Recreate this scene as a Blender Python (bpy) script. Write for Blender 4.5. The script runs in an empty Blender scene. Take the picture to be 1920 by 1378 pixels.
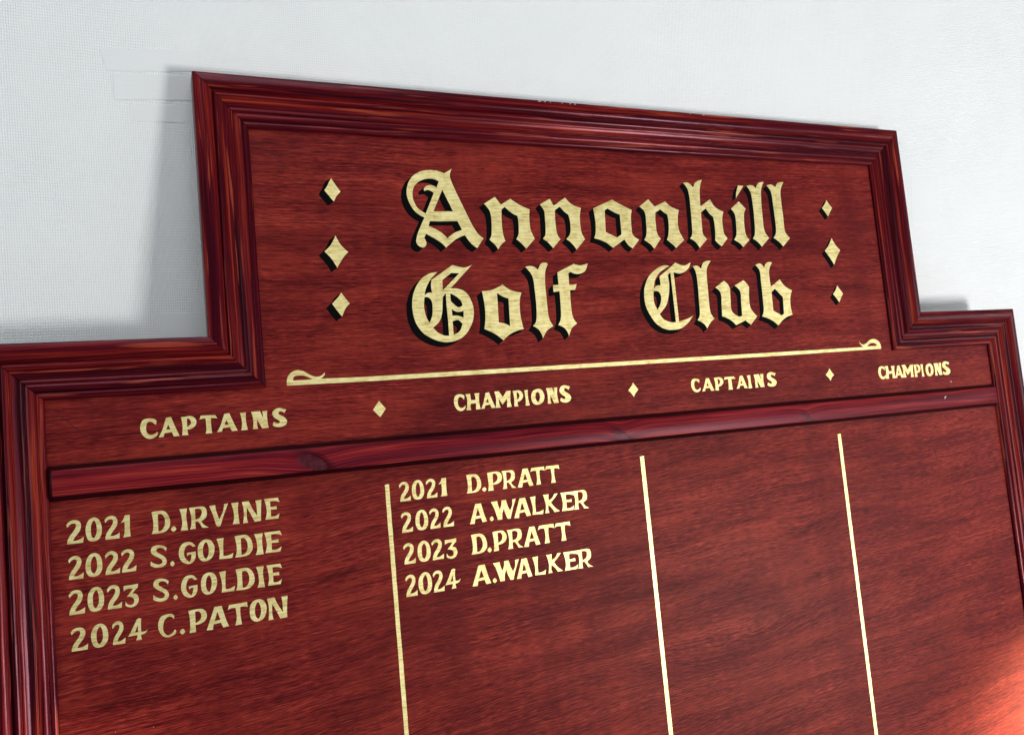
import bpy, bmesh, math, random
from mathutils import Matrix, Vector, geometry, noise as mnoise
random.seed(7)
scene = bpy.context.scene
COL = scene.collection

# ------------------------------------------------------------------ camera
LEAN = math.radians(8.5)
SN, CS = math.sin(LEAN), math.cos(LEAN)
# the board's own frame (x right, y up the board, z out of its face) in the room
BOARD = Matrix(((1, 0, 0, 0), (0, SN, -CS, 0), (0, CS, SN, 0), (0, 0, 0, 1)))
CAMR = Matrix([[0.9143325,-0.0921097,0.39435],[0.0514055,0.992311,0.1125896],[-0.4016884,-0.0826726,0.9120371]]).transposed()
CAMP = Vector([-0.69311,-0.092822,1.114128])
cam = bpy.data.cameras.new("camera")
camo = bpy.data.objects.new("camera", cam)
COL.objects.link(camo)
camo.matrix_world = BOARD @ (Matrix.Translation(CAMP) @ CAMR.to_4x4())
cam.sensor_fit = 'HORIZONTAL'
cam.sensor_width = 36.0
cam.lens = 36.0 * 1575.313 / 1920.0
cam.clip_start = 0.01
cam.clip_end = 100
scene.camera = camo

# ------------------------------------------------------------------ light
world = bpy.data.worlds.new("World")
scene.world = world
world.use_nodes = True
bg = world.node_tree.nodes["Background"]
bg.inputs[0].default_value = (0.86, 0.94, 1.0, 1)
bg.inputs[1].default_value = 0.20

def area(name, loc, target, sx, sy, power, col):
    l = bpy.data.lights.new(name, 'AREA')
    l.shape = 'RECTANGLE'; l.size = sx; l.size_y = sy
    l.energy = power; l.color = col
    o = bpy.data.objects.new(name, l)
    COL.objects.link(o)
    o.location = loc
    d = Vector(target) - Vector(loc)
    o.rotation_euler = d.to_track_quat('-Z', 'Y').to_euler()
    return o
# the window the board faces, low and to the right
area("window_light", (1.70, -2.40, -0.64), (0.0, 0.0, 0.1), 0.60, 0.60, 66, (1.0, 0.99, 0.97))
# a wider window further along the same side
area("window_light", (3.6, -2.1, 0.2), (0.4, 0.0, -0.1), 1.2, 1.4, 16, (0.98, 0.98, 1.0))
# added soft fill lamps, one overhead and one off to the left
area("overhead_fill_light", (-0.6, -1.9, 2.9), (0.1, 0.0, 0.2), 2.2, 1.6, 46, (0.95, 0.98, 1.0))
area("left_fill_light", (-3.6, -2.2, 0.6), (-0.2, 0.0, 0.1), 1.6, 1.8, 27, (0.93, 0.97, 1.0))
# low sun reaching the lower right corner of the board
sp = bpy.data.lights.new("sun_patch_light", 'SPOT')
sp.energy = 3600; sp.color = (1.0, 0.80, 0.48); sp.spot_size = math.radians(16); sp.spot_blend = 0.9
sp.shadow_soft_size = 0.05
spo = bpy.data.objects.new("sun_patch_light", sp)
COL.objects.link(spo)
spo.location = (2.6, -2.0, -0.2)
spo.rotation_euler = (BOARD @ Vector((.985, -.85, 0)) - Vector(spo.location)).to_track_quat('-Z', 'Y').to_euler()
sp2 = sp.copy(); sp2.energy = 2200; sp2.spot_size = math.radians(7)
spo2 = bpy.data.objects.new("sun_patch_light", sp2)
COL.objects.link(spo2)
spo2.location = (2.6, -2.0, -0.2)
spo2.rotation_euler = (BOARD @ Vector((-1.01, -.56, 0)) - Vector(spo2.location)).to_track_quat('-Z', 'Y').to_euler()
scene.view_settings.view_transform = 'Standard'
scene.view_settings.look = 'None'
scene.view_settings.exposure = 0.0
scene.view_settings.gamma = 1.0

# ------------------------------------------------------------------ helpers
def link(o, parent=None):
    COL.objects.link(o)
    if parent is not None:
        o.parent = parent
    return o

def mesh_obj(name, verts, faces, mat, parent=None, uvs=None, smooth=False, label=None, bevel=None):
    me = bpy.data.meshes.new(name)
    me.from_pydata(verts, [], faces)
    me.materials.append(mat)
    if uvs is not None:
        lay = me.uv_layers.new(name="grain")
        for p in me.polygons:
            for li in p.loop_indices:
                lay.data[li].uv = uvs[me.loops[li].vertex_index]
    if smooth:
        me.polygons.foreach_set("use_smooth", [True] * len(me.polygons))
    me.update()
    o = bpy.data.objects.new(name, me)
    if label:
        o["label"] = label
    return link(o, parent)

def sample(pts, sc=0.001, n=5):
    N = len(pts); out = []
    A = [Vector((p[0], p[1])) * sc for p in pts]
    for i in range(N):
        a, b, c, d = A[i - 1], A[i], A[(i + 1) % N], A[(i + 2) % N]
        s1, s2 = pts[i][2], pts[(i + 1) % N][2]
        out.append(b.copy())
        if not s1 and not s2:
            continue
        L = (c - b).length
        t1 = (c - a) * (L / ((c - b).length + (b - a).length + 1e-12)) if s1 else None
        t2 = (d - b) * (L / ((d - c).length + (c - b).length + 1e-12)) if s2 else None
        if t1 is None: t1 = 1.5 * (c - b) - .5 * t2
        if t2 is None: t2 = 1.5 * (c - b) - .5 * t1
        for j in range(1, n):
            t = j / n
            out.append((2*t**3-3*t**2+1)*b + (t**3-2*t**2+t)*t1 + (-2*t**3+3*t**2)*c + (t**3-t**2)*t2)
    return out

def sheet_geo(loops, z0, z1, verts, faces):
    """thin solid with the outline and holes of `loops`, front at z1"""
    base = len(verts)
    flat = [p for l in loops for p in l]
    tris = geometry.tessellate_polygon([[Vector((p[0], p[1], 0)) for p in l] for l in loops])
    for p in flat: verts.append((p[0], p[1], z1))
    for t in tris:
        a, b, c = (flat[i] for i in t)
        cr = (b[0]-a[0])*(c[1]-a[1]) - (b[1]-a[1])*(c[0]-a[0])
        faces.append(tuple(base+i for i in (t if cr > 0 else (t[0], t[2], t[1]))))
    nb = len(flat); k = 0
    for p in flat: verts.append((p[0], p[1], z0))
    for l in loops:
        n = len(l)
        for i in range(n):
            j = (i+1) % n
            faces.append((base+k+i, base+k+j, base+nb+k+j, base+nb+k+i))
        k += n

def sheet(name, sets, z0, z1, mat, parent, label=None):
    v, f = [], []
    for loops in sets: sheet_geo(loops, z0, z1, v, f)
    return mesh_obj(name, v, f, mat, parent, label=label)

def wobble(pts, amp, sc):
    """slightly uneven hand-cut edge"""
    out = []
    for p in pts:
        q = Vector((p[0]*sc, p[1]*sc, 3.3))
        out.append(Vector((p[0]+amp*mnoise.noise(q), p[1]+amp*mnoise.noise(q+Vector((9, 4, 1))))))
    return out

# ------------------------------------------------------------------ materials
def new_mat(name):
    m = bpy.data.materials.new(name); m.use_nodes = True
    nt = m.node_tree
    return m, nt, nt.nodes["Principled BSDF"]

class NB:
    def __init__(s, nt): s.nt = nt
    def n(s, t, **k):
        nd = s.nt.nodes.new(t)
        for a, b in k.items(): setattr(nd, a, b)
        return nd
    def put(s, sock, v):
        if isinstance(v, (int, float)): sock.default_value = v
        elif isinstance(v, (tuple, list)):
            sock.default_value = v if len(v) == len(sock.default_value) else tuple(v) + (1,)
        else: s.nt.links.new(v, sock)
    def math(s, op, a, b=0.0, c=0.0, clamp=False):
        nd = s.n('ShaderNodeMath', operation=op); nd.use_clamp = clamp
        s.put(nd.inputs[0], a); s.put(nd.inputs[1], b); s.put(nd.inputs[2], c)
        return nd.outputs[0]
    def noise(s, vec, scale=1.0, detail=4, rough=.55, dist=0.0):
        nd = s.n('ShaderNodeTexNoise')
        s.put(nd.inputs['Vector'], vec); s.put(nd.inputs['Scale'], scale); s.put(nd.inputs['Detail'], detail)
        s.put(nd.inputs['Roughness'], rough); s.put(nd.inputs['Distortion'], dist)
        return nd.outputs['Fac']
    def comb(s, x, y, z=0.0):
        nd = s.n('ShaderNodeCombineXYZ'); s.put(nd.inputs[0], x); s.put(nd.inputs[1], y); s.put(nd.inputs[2], z)
        return nd.outputs[0]
    def sep(s, v):
        nd = s.n('ShaderNodeSeparateXYZ'); s.put(nd.inputs[0], v); return nd.outputs
    def ramp(s, f, stops):
        nd = s.n('ShaderNodeValToRGB'); s.put(nd.inputs[0], f)
        e = nd.color_ramp.elements
        while len(e) < len(stops): e.new(0.5)
        for el, (p, c) in zip(e, stops):
            el.position = p; el.color = tuple(c) + (1,) if len(c) == 3 else c
        return nd.outputs[0]
    def maprange(s, v, a, b, c, d):
        nd = s.n('ShaderNodeMapRange'); s.put(nd.inputs[0], v)
        for i, x in enumerate((a, b, c, d)): s.put(nd.inputs[i+1], x)
        return nd.outputs[0]
    def mix(s, f, a, b, mode='MIX'):
        nd = s.n('ShaderNodeMix', data_type='RGBA', blend_type=mode)
        s.put(nd.inputs[0], f); s.put(nd.inputs[6], a); s.put(nd.inputs[7], b)
        return nd.outputs[2]
    def bump(s, h, strength, dist):
        nd = s.n('ShaderNodeBump'); s.put(nd.inputs['Height'], h)
        nd.inputs['Strength'].default_value = strength; nd.inputs['Distance'].default_value = dist
        return nd.outputs[0]

def coat(b, w, r):
    b.inputs['Coat Weight'].default_value = w
    b.inputs['Coat Roughness'].default_value = r

def panel_mat(name, tilt, warp, seed, figures=()):
    m, nt, p = new_mat(name); B = NB(nt)
    tc = B.n('ShaderNodeTexCoord').outputs['Object']
    x, y, z = B.sep(tc)
    w1 = B.noise(B.comb(B.math('MULTIPLY', x, 2.2), B.math('MULTIPLY', y, 5.0), seed), 1.0, 3, .5)
    w2 = B.noise(B.comb(B.math('MULTIPLY', x, 7.0), B.math('MULTIPLY', y, 16.0), seed + 5), 1.0, 2, .5)
    yy = B.math('ADD', y, B.math('MULTIPLY', x, -tilt))
    yy = B.math('ADD', yy, B.math('MULTIPLY', B.math('SUBTRACT', w1, .5), warp))
    yy = B.math('ADD', yy, B.math('MULTIPLY', B.math('SUBTRACT', w2, .5), warp * .05))
    for fx, fy, rx, ry, am in figures:
        ex = B.math('POWER', B.math('ABSOLUTE', B.math('DIVIDE', B.math('SUBTRACT', x, fx), rx)), 2.0)
        ey = B.math('POWER', B.math('ABSOLUTE', B.math('DIVIDE', B.math('SUBTRACT', B.math('SUBTRACT', y, fy), B.math('MULTIPLY', B.math('SUBTRACT', x, fx), tilt)), ry)), 2.0)
        yy = B.math('ADD', yy, B.math('MULTIPLY', B.math('EXPONENT', B.math('MULTIPLY', B.math('ADD', ex, ey), -1.0)), am))
    broad = B.noise(B.comb(B.math('MULTIPLY', x, 2.4), B.math('MULTIPLY', yy, 34), seed + 1), 1.0, 5, .6)
    streak = B.noise(B.comb(B.math('MULTIPLY', x, 8.0), B.math('MULTIPLY', yy, 430), seed + 2), 1.0, 5, .62)
    pore = B.noise(B.comb(B.math('MULTIPLY', x, 62), B.math('MULTIPLY', yy, 820), seed + 3), 1.0, 3, .6)
    blotch = B.noise(B.comb(B.math('MULTIPLY', x, 5), B.math('MULTIPLY', y, 7), seed + 4), 1.0, 4, .6)
    f = B.math('ADD', B.math('MULTIPLY', broad, .26), B.math('MULTIPLY', streak, .32))
    f = B.math('ADD', f, B.math('MULTIPLY', pore, .42))
    c = B.ramp(f, [(.37, (.036, .0013, .0028)), (.45, (.092, .0048, .0064)), (.51, (.170, .0130, .0122)), (.565, (.255, .0270, .0190)), (.66, (.400, .0600, .0340))])
    c = B.mix(B.maprange(blotch, .46, .66, 0.0, .55), c, (.070, .0030, .0060))
    warm = B.noise(B.comb(B.math('MULTIPLY', x, 6), B.math('MULTIPLY', yy, 26), seed + 21), 1.0, 4, .6)
    c = B.mix(B.maprange(warm, .48, .66, 0.0, .42), c, (.300, .0330, .0200))
    # dark dashes where the stain has filled the pores
    dash = B.noise(B.comb(B.math('MULTIPLY', x, 42), B.math('MULTIPLY', yy, 820), seed + 8), 1.0, 2, .5)
    c = B.mix(B.maprange(dash, .575, .635, 0.0, .66), c, (.026, .0012, .0028))
    long_ = B.noise(B.comb(B.math('MULTIPLY', x, 7.5), B.math('MULTIPLY', yy, 480), seed + 12), 1.0, 2, .5)
    c = B.mix(B.maprange(long_, .60, .66, 0.0, .52), c, (.036, .0016, .0032))
    # lighter flecks of thinly stained veneer
    fl = B.noise(B.comb(B.math('MULTIPLY', x, 26), B.math('MULTIPLY', yy, 300), seed + 9), 1.0, 3, .5)
    c = B.mix(B.maprange(fl, .60, .74, 0.0, .38), c, (.36, .062, .030))
    # faint vertical roller and sanding marks
    vx = B.noise(B.comb(B.math('ADD', B.math('MULTIPLY', x, 13), B.math('MULTIPLY', y, .5)), 0.0, seed + 30), 1.0, 2, .5)
    c = B.mix(B.maprange(vx, .55, .64, 0.0, .30), c, (.075, .0032, .0055))
    cross = B.noise(B.comb(B.math('MULTIPLY', x, 90), B.math('MULTIPLY', y, 3), seed + 6), 1.0, 3, .5)
    c = B.mix(B.maprange(cross, .50, .75, 0.0, .20), c, (.07, .004, .007))
    nt.links.new(c, p.inputs['Base Color'])
    nt.links.new(B.maprange(f, .3, .7, .56, .44), p.inputs['Roughness'])
    p.inputs['Specular IOR Level'].default_value = .155
    p.inputs['Specular Tint'].default_value = (1.0, .55, .45, 1)
    h = B.math('ADD', B.math('MULTIPLY', streak, .6), B.math('MULTIPLY', pore, .5))
    bp = B.bump(h, .35, .0006)
    nt.links.new(bp, p.inputs['Normal'])
    return m

def moulding_mat(name, seed):
    m, nt, p = new_mat(name); B = NB(nt)
    uv = B.n('ShaderNodeUVMap', uv_map="grain").outputs[0]
    u, v, _ = B.sep(uv)
    rnd = B.n('ShaderNodeObjectInfo').outputs['Random']
    sd = B.math('ADD', B.math('MULTIPLY', rnd, 37.0), seed)
    wv = B.noise(B.comb(B.math('MULTIPLY', u, 4.5), B.math('MULTIPLY', v, 14), sd), 1.0, 2, .5)
    vv = B.math('ADD', v, B.math('MULTIPLY', B.math('SUBTRACT', wv, .5), .012))
    big = B.noise(B.comb(B.math('MULTIPLY', u, 1.6), B.math('MULTIPLY', vv, 75), sd), 1.0, 3, .55)
    mid = B.noise(B.comb(B.math('MULTIPLY', u, 4), B.math('MULTIPLY', vv, 300), sd), 1.0, 4, .6)
    fine = B.noise(B.comb(B.math('MULTIPLY', u, 14), B.math('MULTIPLY', vv, 1100), sd), 1.0, 3, .6)
    f = B.math('ADD', B.math('MULTIPLY', big, .42), B.math('ADD', B.math('MULTIPLY', mid, .34), B.math('MULTIPLY', fine, .24)))
    c = B.ramp(f, [(.39, (.010, .0002, .0012)), (.455, (.036, .0008, .0034)), (.515, (.092, .0028, .0050)), (.57, (.180, .0115, .0068)), (.66, (.340, .0440, .0140))])
    # purplish overlap of the brushed stain
    pl = B.noise(B.comb(B.math('MULTIPLY', u, 2.3), B.math('MULTIPLY', v, 40), B.math('ADD', sd, 3.0)), 1.0, 4, .6)
    c = B.mix(B.maprange(pl, .50, .62, 0.0, .60), c, (.042, .0010, .0058))
    # bare, rubbed streaks
    rb = B.noise(B.comb(B.math('MULTIPLY', u, 7.0), B.math('MULTIPLY', vv, 170), B.math('ADD', sd, 6.0)), 1.0, 2, .5)
    c = B.mix(B.maprange(rb, .62, .70, 0.0, .65), c, (.36, .058, .026))
    nt.links.new(c, p.inputs['Base Color'])
    p.inputs['Roughness'].default_value = .25
    p.inputs['Specular IOR Level'].default_value = .24
    p.inputs['Specular Tint'].default_value = (1.0, .42, .56, 1)
    coat(p, .03, .15)
    h = B.math('ADD', B.math('MULTIPLY', mid, .7), B.math('MULTIPLY', fine, .4))
    nt.links.new(B.bump(h, .4, .0007), p.inputs['Normal'])
    return m

def rail_mat(knots):
    m, nt, p = new_mat("rail_pine"); B = NB(nt)
    tc = B.n('ShaderNodeTexCoord').outputs['Object']
    x, y, z = B.sep(tc)
    yy = y
    kmask = None; dark = None
    for kx, ky, rx, ry, sgn in knots:
        dx = B.math('SUBTRACT', x, kx); dy = B.math('SUBTRACT', y, ky)
        # knots cut on the slant: shear them along the rail
        dxs = B.math('ADD', dx, B.math('MULTIPLY', dy, .95))
        nz = B.noise(B.comb(B.math('MULTIPLY', x, 90), B.math('MULTIPLY', y, 130), kx), 1.0, 3, .6)
        d = B.math('SQRT', B.math('ADD', B.math('POWER', B.math('ABSOLUTE', B.math('DIVIDE', dxs, rx)), 2.0), B.math('POWER', B.math('ABSOLUTE', B.math('DIVIDE', dy, ry)), 2.0)))
        d = B.math('ADD', d, B.math('MULTIPLY', B.math('SUBTRACT', nz, .5), .55))
        side = B.maprange(B.math('ADD', B.math('MULTIPLY', dx, .7), dy), -.006, .008, .12, 1.0)
        g = B.math('EXPONENT', B.math('MULTIPLY', B.math('POWER', B.math('ABSOLUTE', B.math('DIVIDE', dx, rx * 3.2)), 1.6), -1.0))
        yy = B.math('ADD', yy, B.math('MULTIPLY', g, .009 * sgn))
        k = B.maprange(d, .93, 1.0, 1.0, 0.0)
        rim = B.math('MULTIPLY', B.maprange(d, .96, 1.02, 0.0, 1.0), B.math('MULTIPLY', side, B.maprange(d, 1.1, 1.9, 1.0, 0.0)))
        kmask = k if kmask is None else B.math('MAXIMUM', kmask, k)
        dark = rim if dark is None else B.math('MAXIMUM', dark, rim)
    wn = B.noise(B.comb(B.math('MULTIPLY', x, 5), B.math('MULTIPLY', yy, 30), 2.0), 1.0, 3, .5)
    y2 = B.math('ADD', yy, B.math('MULTIPLY', wn, .010))
    wave = B.math('SINE', B.math('MULTIPLY', y2, 1900.0))
    fine = B.noise(B.comb(B.math('MULTIPLY', x, 8), B.math('MULTIPLY', y2, 700), 4.0), 1.0, 4, .6)
    band = B.noise(B.comb(B.math('MULTIPLY', x, 2.0), B.math('MULTIPLY', y2, 120), 6.0), 1.0, 4, .6)
    f = B.math('ADD', B.math('MULTIPLY', wave, .03), B.math('ADD', B.math('MULTIPLY', fine, .45), B.math('MULTIPLY', band, .55)))
    c = B.ramp(f, [(.36, (.034, .0010, .0040)), (.46, (.100, .0038, .0085)), (.55, (.195, .0120, .0155)), (.66, (.370, .0480, .0270))])
    hue = B.noise(B.comb(B.math('MULTIPLY', x, 3.2), B.math('MULTIPLY', y, 18), 8.0), 1.0, 3, .5)
    c = B.mix(B.maprange(hue, .48, .65, 0.0, .4), c, (.150, .0080, .0230))
    c = B.mix(B.math('MULTIPLY', dark, .85), c, (.014, .0010, .0040))
    kc = B.noise(tc, 160, 3, .6)
    c = B.mix(kmask, c, B.ramp(kc, [(.3, (.045, .006, .011)), (.7, (.090, .020, .024))]))
    # bevel shade painted near-black into the planed edges, along with pooled stain
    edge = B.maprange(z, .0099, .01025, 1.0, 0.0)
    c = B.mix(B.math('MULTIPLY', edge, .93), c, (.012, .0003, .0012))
    nt.links.new(c, p.inputs['Base Color'])
    p.inputs['Roughness'].default_value = .36
    p.inputs['Specular IOR Level'].default_value = .16
    p.inputs['Specular Tint'].default_value = (1.0, .5, .6, 1)
    nt.links.new(B.bump(fine, .3, .0005), p.inputs['Normal'])
    return m

def gold_mat():
    m, nt, p = new_mat("gold_leaf"); B = NB(nt)
    tc = B.n('ShaderNodeTexCoord').outputs['Object']
    x, y, z = B.sep(tc)
    br = B.noise(B.comb(B.math('MULTIPLY', x, 45), B.math('MULTIPLY', y, 420), 1.0), 1.0, 4, .6)
    bl = B.noise(tc, 75, 4, .65)
    f = B.math('ADD', B.math('MULTIPLY', br, .60), B.math('MULTIPLY', bl, .40))
    c = B.ramp(f, [(.34, (.50, .37, .11)), (.45, (.78, .64, .25)), (.57, (.93, .82, .40))])
    worn = B.noise(B.comb(B.math('MULTIPLY', x, 30), B.math('MULTIPLY', y, 330), 9.0), 1.0, 3, .55)
    c = B.mix(B.maprange(worn, .70, .76, 0.0, .55), c, (.20, .10, .035))
    nt.links.new(c, p.inputs['Base Color'])
    p.inputs['Metallic'].default_value = .58
    coat(p, .16, .4)
    nt.links.new(B.maprange(br, .3, .7, .40, .54), p.inputs['Roughness'])
    nt.links.new(B.bump(f, .6, .0008), p.inputs['Normal'])
    return m

def plain_mat(name, col, rough, spec=.5, metal=0):
    m, nt, p = new_mat(name)
    B = NB(nt)
    tc = B.n('ShaderNodeTexCoord').outputs['Object']
    n = B.noise(tc, 240, 4, .6)
    c = B.mix(B.maprange(n, .35, .65, 0.0, 1.0), tuple(k * .82 for k in col), tuple(min(1, k * 1.1) for k in col))
    nt.links.new(c, p.inputs['Base Color'])
    p.inputs['Roughness'].default_value = rough
    p.inputs['Specular IOR Level'].default_value = spec
    return m

def wall_mat(kind):
    m, nt, p = new_mat("wallpaper_" + kind); B = NB(nt)
    tc = B.n('ShaderNodeTexCoord').outputs['Object']
    x, y, z = B.sep(tc)
    lo = B.noise(tc, 2.0, 4, .5)
    c = B.mix(B.maprange(lo, .35, .65, 0, 1), (.782, .800, .800), (.792, .808, .808))
    big = B.noise(tc, 9, 3, .6)
    if kind == 'weave':
        j = B.noise(tc, 60, 2, .5)
        xx = B.math('ADD', x, B.math('MULTIPLY', j, .0014)); zz = B.math('ADD', z, B.math('MULTIPLY', j, .0018))
        a = B.math('SINE', B.math('MULTIPLY', B.math('ADD', xx, B.math('MULTIPLY', zz, .78)), 2 * math.pi / .0056))
        b = B.math('SINE', B.math('MULTIPLY', B.math('SUBTRACT', xx, B.math('MULTIPLY', zz, .78)), 2 * math.pi / .0056))
        h = B.math('MULTIPLY', a, b)
        h = B.math('SMOOTH_MAX', h, -.25, .3)
        amp = B.maprange(big, .35, .65, .62, .95)
        h = B.math('MULTIPLY', h, amp)
        fine = B.noise(tc, 700, 3, .6)
        h = B.math('ADD', h, B.math('MULTIPLY', fine, .35))
        nm = B.bump(h, .62, .00075)
    else:
        c = B.mix(1.0, c, (.962, .962, .962), 'MULTIPLY')
        w = B.noise(B.comb(B.math('MULTIPLY', x, 45), 0.0, B.math('MULTIPLY', z, 330)), 1.0, 5, .6)
        fine = B.noise(tc, 500, 3, .6)
        h = B.math('ADD', w, B.math('MULTIPLY', fine, .3))
        nm = B.bump(h, .35, .0007)
    nt.links.new(c, p.inputs['Base Color'])
    p.inputs['Roughness'].default_value = .62
    p.inputs['Specular IOR Level'].default_value = .3
    nt.links.new(nm, p.inputs['Normal'])
    return m

M_HEAD = panel_mat("mahogany_header", .012, .030, 2.0)
M_MAIN = panel_mat("mahogany_main", .060, .045, 11.0, ((.30, -.300, .12, .026, .013), (.56, -.245, .10, .022, .012), (.14, -.455, .18, .034, .016), (-.15, -.40, .20, .026, .010)))
M_MOULD = moulding_mat("stained_moulding", 1.0)
KN = [(-.500, -.1010, .0150, .0115, 1), (-.0360, -.1080, .0095, .0105, .8), (.327, -.1060, .0055, .0075, .6)]
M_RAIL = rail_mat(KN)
M_GOLD = gold_mat()
M_BLACK = plain_mat("black_shade_paint", (.0009, .0009, .0010), .65, .06)
M_BACK = plain_mat("raw_backing", (.12, .03, .02), .8, .2)
M_CHIP = plain_mat("white_chip", (.55, .42, .45), .7, .3)
M_SCR = plain_mat("dark_scratch", (.020, .002, .003), .6, .3)
M_WALL = wall_mat('weave')
M_PATCH = wall_mat('patch')

# ------------------------------------------------------------------ wall
a, b_, yt, W = 0.8, 0.54978, 0.34285, 0.06664
Y0 = (yt + W) * SN + .012 * CS + .003
wv = [(-5, 0, -2.2), (5, 0, -2.2), (5, 0, 3.2), (-5, 0, 3.2)]
wv += [(x_, .12, z_) for x_, _, z_ in wv]
wall = mesh_obj("wall", wv, [(0, 1, 2, 3), (7, 6, 5, 4), (0, 4, 5, 1), (1, 5, 6, 2), (2, 6, 7, 3), (3, 7, 4, 0)], M_WALL,
                label="white wall papered in a finely dotted woven relief paper")
wall.location = (0, Y0, 0)
wall["kind"] = "structure"
def patch(pts, t, lab):
    rng = random.Random(int(pts[0][0] * 1000))
    loop = []
    for i, p_ in enumerate(pts):
        q_ = pts[(i + 1) % len(pts)]
        for k in range(14):
            s = k / 14
            loop.append((p_[0] + (q_[0]-p_[0])*s + rng.uniform(-.0006, .0006), p_[1] + (q_[1]-p_[1])*s + rng.uniform(-.0005, .0005)))
    v, f = [], []
    sheet_geo([loop], 0, t, v, f)
    v = [(x_, -z_, y_) for x_, y_, z_ in v]
    o = mesh_obj("paper_patch", v, f, M_PATCH, wall, label=lab)
    return o
patch([(-.716, .407), (-.602, .416), (-.602, .443), (-.722, .434)], .0005, "upper strip of smooth patching paper")
patch([(-.709, .372), (-.560, .382), (-.560, .412), (-.709, .4045)], .0006, None)
patch([(-.690, .346), (-.560, .352), (-.560, .372), (-.690, .368)], .0004, None)
patch([(-.676, .045), (-.610, .045), (-.610, .098), (-.668, .101)], .0005, None)
patch([(.690, .245), (.765, .245), (.765, .335), (.690, .330)], .00015, None)

# ------------------------------------------------------------------ board
board = bpy.data.objects.new("honours_board", None)
COL.objects.link(board)
board.empty_display_size = .2
board.matrix_world = BOARD
board["label"] = "red stained mahogany golf club honours board with gold lettering leaning on white wall"
board["category"] = "honours board"

YB = -1.02
INNER = [(-a, YB), (-a, 0), (-b_, 0), (-b_, yt), (b_, yt), (b_, 0), (a, 0), (a, YB)]

# moulding profile: t = 0 outer edge, 1 inner lip; height above the panel in mm
PROF = [(0, 15.5), (.012, 16.9), (.04, 17.6), (.12, 18.6), (.20, 18.7), (.26, 17.6), (.31, 15.0), (.335, 13.0), (.348, 11.6), (.356, 12.0),
        (.368, 13.6), (.395, 14.9), (.425, 15.0), (.455, 13.9), (.470, 12.4), (.478, 11.4), (.486, 11.5), (.50, 12.0), (.53, 11.4), (.56, 9.9), (.60, 8.6),
        (.64, 8.3), (.668, 8.9), (.680, 9.6), (.692, 9.4), (.700, 8.0), (.712, 7.4), (.725, 8.0), (.76, 9.0), (.80, 9.1), (.835, 8.2), (.862, 6.4),
        (.872, 5.2), (.880, 5.2), (.890, 5.9), (.92, 6.3), (.955, 5.8), (.985, 4.2), (1.0, 2.2), (1.0, -.5)]
def prof_pts():
    pts = [(t * 1000, z, 1) for t, z in PROF]
    out = []
    for i in range(len(PROF) - 1):
        p0 = PROF[max(i-1, 0)]; p1 = PROF[i]; p2 = PROF[i+1]; p3 = PROF[min(i+2, len(PROF)-1)]
        for j in range(3):
            t = j / 3
            tt = p1[0] + (p2[0]-p1[0]) * t
            m1 = (p2[1]-p0[1]) / 2; m2 = (p3[1]-p1[1]) / 2
            z = (2*t**3-3*t**2+1)*p1[1] + (t**3-2*t**2+t)*m1*.6 + (-2*t**3+3*t**2)*p2[1] + (t**3-t**2)*m2*.6
            out.append((tt, z))
    out.append(PROF[-1])
    return [(0.0, -12.0)] + out
PP = prof_pts()

def run(i, name="frame_moulding", label=None):
    n = len(INNER)
    A = Vector(INNER[i]); Bv = Vector(INNER[(i+1) % n])
    Pv = Vector(INNER[i-1]); Nv = Vector(INNER[(i+2) % n])
    d = (Bv - A).normalized()
    left = lambda q: Vector((-q.y, q.x))
    nrm = left(d)                          # outward, the loop runs clockwise
    na = left((A - Pv).normalized()); nb = left((Nv - Bv).normalized())
    ma = nrm + na; mb = nrm + nb
    verts, uvs = [], []
    gap = .00036
    arc = 0; prev = None; arcs = []
    for t, z in PP:
        if prev: arc += math.hypot((t-prev[0]) * W, (z-prev[1]) * .001)
        arcs.append(arc); prev = (t, z)
    NSEG = 24
    for e in range(NSEG + 1):
        s = e / NSEG
        for (t, z), ar in zip(PP, arcs):
            off = (1 - t) * W
            pa = A + ma * off + d * gap; pb = Bv + mb * off - d * gap
            q = pa.lerp(pb, s)
            u = (q - A).dot(d)
            wob = .00035 * mnoise.noise(Vector((u * 7, i * 3.7, t * 2)))
            verts.append((q.x + nrm.x * wob, q.y + nrm.y * wob, z * .001 + (wob * .6 if z > 3 else 0)))
            uvs.append((u + i * 3.1, ar + i * .37))
    m = len(PP); faces = []
    for e in range(NSEG):
        for k in range(m - 1):
            p0 = e*m + k
            faces.append((p0, p0+1, p0+m+1, p0+m))
    faces.append(tuple(range(m-1, -1, -1)))
    faces.append(tuple(NSEG*m + k for k in range(m)))
    # back
    faces.append((0, NSEG*m, NSEG*m + m-1, m-1))
    o = mesh_obj(name, verts, faces, M_MOULD, board, uvs=uvs, label=label)
    me = o.data
    bm = bmesh.new(); bm.from_mesh(me)
    bmesh.ops.recalc_face_normals(bm, faces=bm.faces)
    for f in bm.faces: f.smooth = len(f.verts) == 4
    for ed in bm.edges:
        if len(ed.link_faces) == 2 and ed.calc_face_angle(0) > math.radians(50): ed.smooth = False
    bm.to_mesh(me); bm.free()
    return o
for i in range(len(INNER)):
    run(i)

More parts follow.
